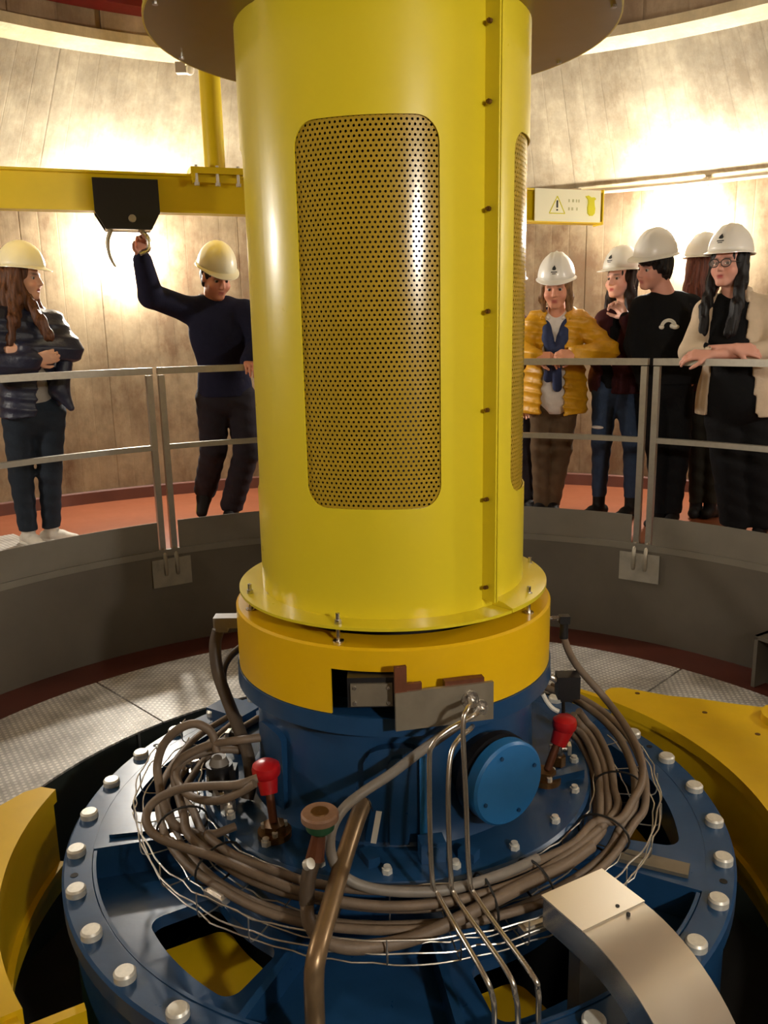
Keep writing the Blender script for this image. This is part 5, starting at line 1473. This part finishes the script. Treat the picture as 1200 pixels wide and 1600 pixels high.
# ---- woman with crossed arms on the left
p = Person('P1', 'woman in navy puffer jacket with arms crossed, standing at the far left', 38, (62, 4, 0))
J = p.J
p.body([(J['wa'], A(0.6, 0.3, 0.1), p.bf * -1, 0.5, 1), (J['wb'], A(-0.75, -0.3, -0.05), p.bf * -1, 0.5, 1)], (222, 172, 142))
p.top('grey_shirt', 0.006, 0.86, (0.3, 0.3), 'shirt')
p.top('navy_puffer', 0.034, 0.80, (0.98, 0.98), 'jacket', 0.008, opening=(0.02, 0.10, 1.08, 0.74), hipw=0.02, collar=True, skirt=0.2)
p.trousers('dark_jeans', 0.016, bottom=0.09)
p.shoes('shoe_white', ((28, 0), (62, 0)), sole='white_plastic')
H = p.H
p.hair('hair_brown', [([H(0.072, 0.0, 0.02), H(0.10, 0.0, -0.12), H(0.155, 0.01, -0.24), H(0.175, 0.0, -0.37)], 0.036, 0.034), ([H(0.06, -0.06, 0.0), H(0.10, -0.08, -0.15), H(0.16, -0.10, -0.36)], 0.05, 0.042), ([H(0.05, 0.02, -0.06), H(0.07, 0.08, -0.15), H(0.10, 0.15, -0.24), H(0.10, 0.19, -0.32)], 0.024, 0.03),
                      ([H(-0.07, -0.01, 0.02), H(-0.075, 0.015, -0.10), H(-0.085, 0.05, -0.20), H(-0.09, 0.06, -0.33)], 0.032, 0.03), ([H(0.07, -0.01, 0.02), H(0.078, 0.0, -0.11), H(0.09, 0.0, -0.22), H(0.10, 0.0, -0.36)], 0.034, 0.03),
                      ([H(-0.03, -0.075, 0.0), H(-0.03, -0.085, -0.14), H(-0.03, -0.09, -0.32)], 0.055, 0.05), ([H(0.04, -0.07, 0.0), H(0.05, -0.075, -0.14), H(0.06, -0.075, -0.34)], 0.055, 0.045)])
p.hat('helmet_cream', ridge=False, peak=0.03)
bag = Field(0.007)
a, b = A(0.13, -0.02, 0.98), A(0.255, -0.03, 0.80)
bag.cone(J['eb'] + A(-0.03, -0.02, -0.08), A(0.15, 0.03, 0.95), 0.045, 0.055, 0.03); bag.cone(A(0.15, 0.03, 0.95), A(0.21, 0.03, 0.84), 0.055, 0.02, 0.03)
p.mk('jacket_tail', bag, 'navy_puffer')

# ---- man with raised arm
p = Person('P2', 'man in dark navy sweater reaching up to the hoist trolley', 12, (24, 24, 0), fem=False, s=1.03)
J = p.J
p.body([(J['wa'], A(0.02, -0.05, 1), A(0.5, -0.6, 0.0), 0.75, 1), (J['wb'], A(0.25, -0.75, -0.12), A(0, -0.2, -1), 0.45, -1)], (206, 140, 112), (170, 96, 84), (46, 32, 26))
p.top('white_shirt', 0.004, 1.0, (0.2, 0.2), 'shirt', collar=True)
p.top('navy_knit', 0.028, 0.86, (0.97, 0.96), 'sweater', 0.0, hipw=0.0, puff=1.15)
p.trousers('dark_trousers', 0.02, wide=0.022, bottom=0.05, drop=0.0)
p.shoes('shoe_dark', ((-25, 62), (-20, 0)), sole='shoe_yellow')
p.hair('hair_dark', [], True)
p.hat('helmet_cream', ridge=False, peak=0.03)

# ---- woman in yellow jacket
p = Person('P3', 'woman in yellow puffer jacket leaning on the rail with clasped hands', -4, (-6, 12, 0))
J = p.J
p.body([(J['wa'], A(0.75, -0.55, -0.06), A(0.2, 0.5, -0.6), 0.55, 1), (J['wb'], A(-0.8, -0.5, 0.02), A(0.1, 0.5, -0.5), 0.6, -1)], (214, 150, 120), (176, 92, 84), (104, 76, 54))
p.top('white_shirt', 0.012, 0.70, (0.3, 0.3), 'shirt', hipw=0.012, collar=True)
p.top('yellow_puffer', 0.036, 0.70, (0.95, 0.95), 'jacket', 0.013, opening=(0.055, 0.075, 1.42, 0.62), hipw=0.03, collar=True, skirt=0.3, ks=0.012, puff=0.8, spread=0.085)
sc = Field(0.007)
nk = J['neck']
for x, bot in ((-0.05, -0.56), (0.05, -0.50)):
    sc.cone(p.T(nk, x=x * 1.3, y=-0.01, z=0.02), p.T(nk, x=x * 0.9, y=0.10, z=-0.14), 0.03, 0.032, 0.02)
    sc.cone(p.T(nk, x=x * 0.9, y=0.10, z=-0.14), p.T(nk, x=x * 0.3, y=0.135, z=-0.26), 0.032, 0.034, 0.02)
    sc.cone(p.T(nk, x=x * 0.3, y=0.135, z=-0.26), p.T(J['pelvis'], x=x * 0.6, y=0.165, z=0.60 + bot), 0.028, 0.03, 0.02)
p.mk('scarf', sc, 'scarf_blue', label='dark blue scarf hanging open')
p.trousers('brown_trousers', 0.012, bottom=0.04)
p.shoes('shoe_dark', ((-15, 0), (10, 0)))
H = p.H
p.hair('hair_blond', [([H(x * 0.072, -0.005, 0.03), H(x * 0.082, 0.012, -0.06), H(x * 0.076, 0.02, -0.125)], 0.022, 0.02) for x in (-1, 1)] + [([H(0, -0.07, 0), H(0, -0.075, -0.11)], 0.06, 0.05)])
p.hat('helmet_white', emblem=True, peak=0.02, lift=0.058)

# ---- girl with her hand to her chin
p = Person('P4', 'girl with long dark hair holding her hand to her chin', -30, (-38, 0, 0), s=0.97)
J = p.J
ch = p.H(0.0, 0.10, -0.10)
p.body([(J['wa'], A(0.8, 0.1, 0.0), p.bf * -1, 0.5, 1), (J['wb'], ch - J['wb'] + A(-0.01, 0, 0.03), A(-0.8, -0.2, 0.2), 0.85, 1)], (232, 186, 168), (196, 104, 100), (50, 34, 30))
p.top('maroon_cloth', 0.026, 0.83, (0.96, 0.94), 'jacket', 0.0, opening=(0.02, 0.05, 1.36, 0.75), hipw=0.015)
p.top('black_cloth', 0.012, 0.86, (0.3, 0.99), 'jumper')
p.trousers('blue_jeans', 0.010, bottom=0.13, drop=0.0)
rip = Field(0.006); rip.ell(J['ka'] + p.bf * 0.058 + A(0, 0, 0.10), (0.045, 0.02, 0.012), p.TB, 0.005)
p.mk('knee_rip', rip, 'white_shirt')
p.shoes('shoe_dark', ((-40, 0), (-35, 0)))
H = p.H
p.hair('hair_dark', [([H(x * 0.068, -0.01, 0.03), H(x * 0.076, 0.0, -0.10), H(x * 0.085, 0.03, -0.25), H(x * 0.08, 0.04, -0.42)], 0.026, 0.026) for x in (-1, 1)] + [([H(0, -0.07, 0), H(0, -0.085, -0.2), H(0, -0.09, -0.42)], 0.062, 0.055)])
p.hat('helmet_white', emblem=True, peak=0.05)

# ---- boy in black sweatshirt
p = Person('P5', 'young person in black sweatshirt with a small white print', -12, (-50, 10, 9), fem=False)
J = p.J
p.body([(J['wa'], A(0.7, 0.35, -0.5), p.bf, 0.2, 1, 0.8), (J['wb'], A(-0.7, 0.5, -0.4), p.bf, 0.2, -1, 0.8)], (216, 158, 140), (184, 104, 100), (30, 24, 26))
swt = p.top('black_cloth', 0.026, 0.90, (0.97, 0.97), 'sweatshirt', 0.0, hipw=0.01)
cc = (J['sa'] + J['sb']) / 2
lg = MB()
def chest(x, z):
    q = p.T(cc, x=x, z=z)
    X = p.TB.T @ (q - p.T(cc, z=-0.13)); hw_ = min(np.linalg.norm(J['sa'] - J['sb']) / 2, 0.16) * 0.95 + 0.026
    yy = 0.126 * math.sqrt(max(0, 1 - (X[0] / hw_) ** 2 - (X[2] / 0.21) ** 2))
    return tuple(p.T(cc, x=x, y=yy + 0.004, z=z))
for rr in (0.040, 0.030):
    lg.sweep([chest(-0.045 + rr * math.cos(R_(a)), -0.108 + rr * math.sin(R_(a))) for a in range(0, 181, 15)], 0.0055, 6, 1)
lg.sphere(chest(-0.083, -0.112), (0.024, 0.012, 0.014)).sphere(chest(-0.066, -0.106), (0.015, 0.012, 0.015)).sphere(chest(-0.008, -0.112), (0.016, 0.012, 0.014))
o = lg.build('print', 'white_plastic', swt)
p.trousers('black_cloth', 0.014, bottom=0.07)
p.shoes('shoe_dark', ((-25, 0), (-10, 0)))
H = p.H
p.hair('hair_black', [([H(0.05, 0.07, 0.065), H(-0.02, 0.092, 0.06), H(-0.06, 0.07, 0.06)], 0.022, 0.026), ([H(-0.07, 0.02, 0.05), H(-0.082, 0.0, 0.0), H(-0.075, -0.02, -0.03)], 0.022, 0.012), ([H(0.07, 0.02, 0.05), H(0.082, 0.0, 0.0), H(0.075, -0.02, -0.03)], 0.022, 0.012)], face_cut=False)
p.hat('helmet_white', peak=0.03, lift=0.075)

# ---- person with long reddish hair seen from behind
p = Person('P6', 'person with long reddish hair turned away between the two visitors at the right', 160, (150, 0, 0), s=0.98)
J = p.J
p.body([(J['wa'], A(0.05, -0.1, -1), p.bf, 0.4, 1), (J['wb'], A(-0.05, -0.1, -1), p.bf, 0.4, -1)], (222, 176, 156))
p.top('maroon_cloth', 0.026, 0.80, (0.97, 0.97), 'jacket', 0.0, hipw=0.02)
p.trousers('olive_tights', 0.006, bottom=0.10)
p.shoes('shoe_dark', ((165, 0), (150, 0)))
H = p.H
p.hair('hair_red', [([H(x * 0.066, -0.01, 0.03), H(x * 0.078, -0.03, -0.12), H(x * 0.095, -0.05, -0.26), H(x * 0.085, -0.06, -0.33)], 0.034, 0.034) for x in (-1, 1)] + [([H(0, -0.07, 0), H(0, -0.09, -0.15), H(0, -0.10, -0.33)], 0.066, 0.06)])
p.hat('helmet_white', peak=0.02, lift=0.065)

# ---- woman in glasses and beige jacket
p = Person('P7', 'woman in glasses and beige jacket with arms crossed on the rail', -14, (-24, -2, 0), s=1.02)
J = p.J
p.body([(J['wa'], A(0.9, -0.15, -0.1), A(0, 0.6, -0.4), 0.45, 1), (J['wb'], A(-0.8, 0.25, 0.0), A(0, 0.5, -0.6), 0.45, -1)], (216, 158, 138), (182, 96, 92), (36, 26, 26))
p.top('black_cloth', 0.022, 0.66, (0.3, 0.3), 'blouse', hipw=0.05)
p.top('beige_cloth', 0.034, 0.74, (0.45, 0.40), 'jacket', 0.0, opening=(0.075, 0.15, 1.42, 0.60), hipw=0.05, collar=True, puff=0.75, skirt=0.2, spread=0.09)
p.trousers('black_cloth', 0.02, wide=0.045, bottom=0.05)
p.shoes('shoe_dark', ((-25, 0), (-15, 0)))
H = p.H
p.hair('hair_black', [([H(x * 0.068, -0.005, 0.04), H(x * 0.08, 0.005, -0.09), H(x * 0.085, 0.05, -0.22), H(x * 0.075, 0.085, -0.36)], 0.03, 0.03) for x in (-1, 1)] + [([H(0, -0.07, 0), H(0, -0.085, -0.16), H(0, -0.09, -0.34)], 0.064, 0.05)])
p.hat('helmet_white', emblem=True, peak=0.045)
gl = MB()
for x in (-1, 1):
    ring_ = [H(x * 0.033 + 0.027 * math.cos(R_(a)), 0.104, 0.0 + 0.021 * math.sin(R_(a))) for a in range(0, 360, 20)]
    gl.sweep(ring_, 0.0025, 6, 1, closed=True)
    gl.sweep([H(x * 0.060, 0.102, 0.006), H(x * 0.078, 0.06, 0.006), H(x * 0.082, 0.0, 0.0)], 0.002, 6, 3)
gl.sweep([H(-0.008, 0.106, 0.004), H(0.008, 0.106, 0.004)], 0.0025, 6, 1)
go = gl.build('glasses', 'emblem_dark', p.root)
for x in (-1, 1):
    m = MB(); m.v = [tuple(H(x * 0.033 + 0.026 * math.cos(R_(a)), 0.104, 0.020 * math.sin(R_(a)))) for a in range(0, 360, 20)] + [tuple(H(x * 0.033, 0.1075, 0.0))]
    m.f = [(i, (i + 1) % 18, 18) for i in range(18)]
    m.build('lens', 'lens_glass', go)

# ---- visitor mostly hidden by the tube
p = Person('P8', 'dark clothed visitor almost hidden behind the right edge of the yellow tube', 10, (25, 5, 0), s=0.97)
J = p.J
p.body([(J['wa'], A(0.05, -0.1, -1), p.bf, 0.4, 1), (J['wb'], A(-0.05, -0.1, -1), p.bf, 0.4, -1)], (214, 160, 136))
p.top('maroon_cloth', 0.022, 0.78, (0.97, 0.97), 'jacket')
p.trousers('dark_trousers', 0.012, bottom=0.07)
p.shoes('shoe_dark', ((10, 0), (20, 0)))
H = p.H
p.hair('hair_dark', [([H(x * 0.068, -0.01, 0.02), H(x * 0.082, -0.01, -0.12), H(x * 0.09, 0.0, -0.24)], 0.034, 0.03) for x in (-1, 1)])
p.hat('helmet_white', peak=0.02, lift=0.075)

# path settings that keep the render time short
SC.cycles.max_bounces = 6
SC.cycles.diffuse_bounces = 3
SC.cycles.glossy_bounces = 3
SC.cycles.caustics_reflective = False
SC.cycles.caustics_refractive = False
SC.cycles.adaptive_threshold = 0.03
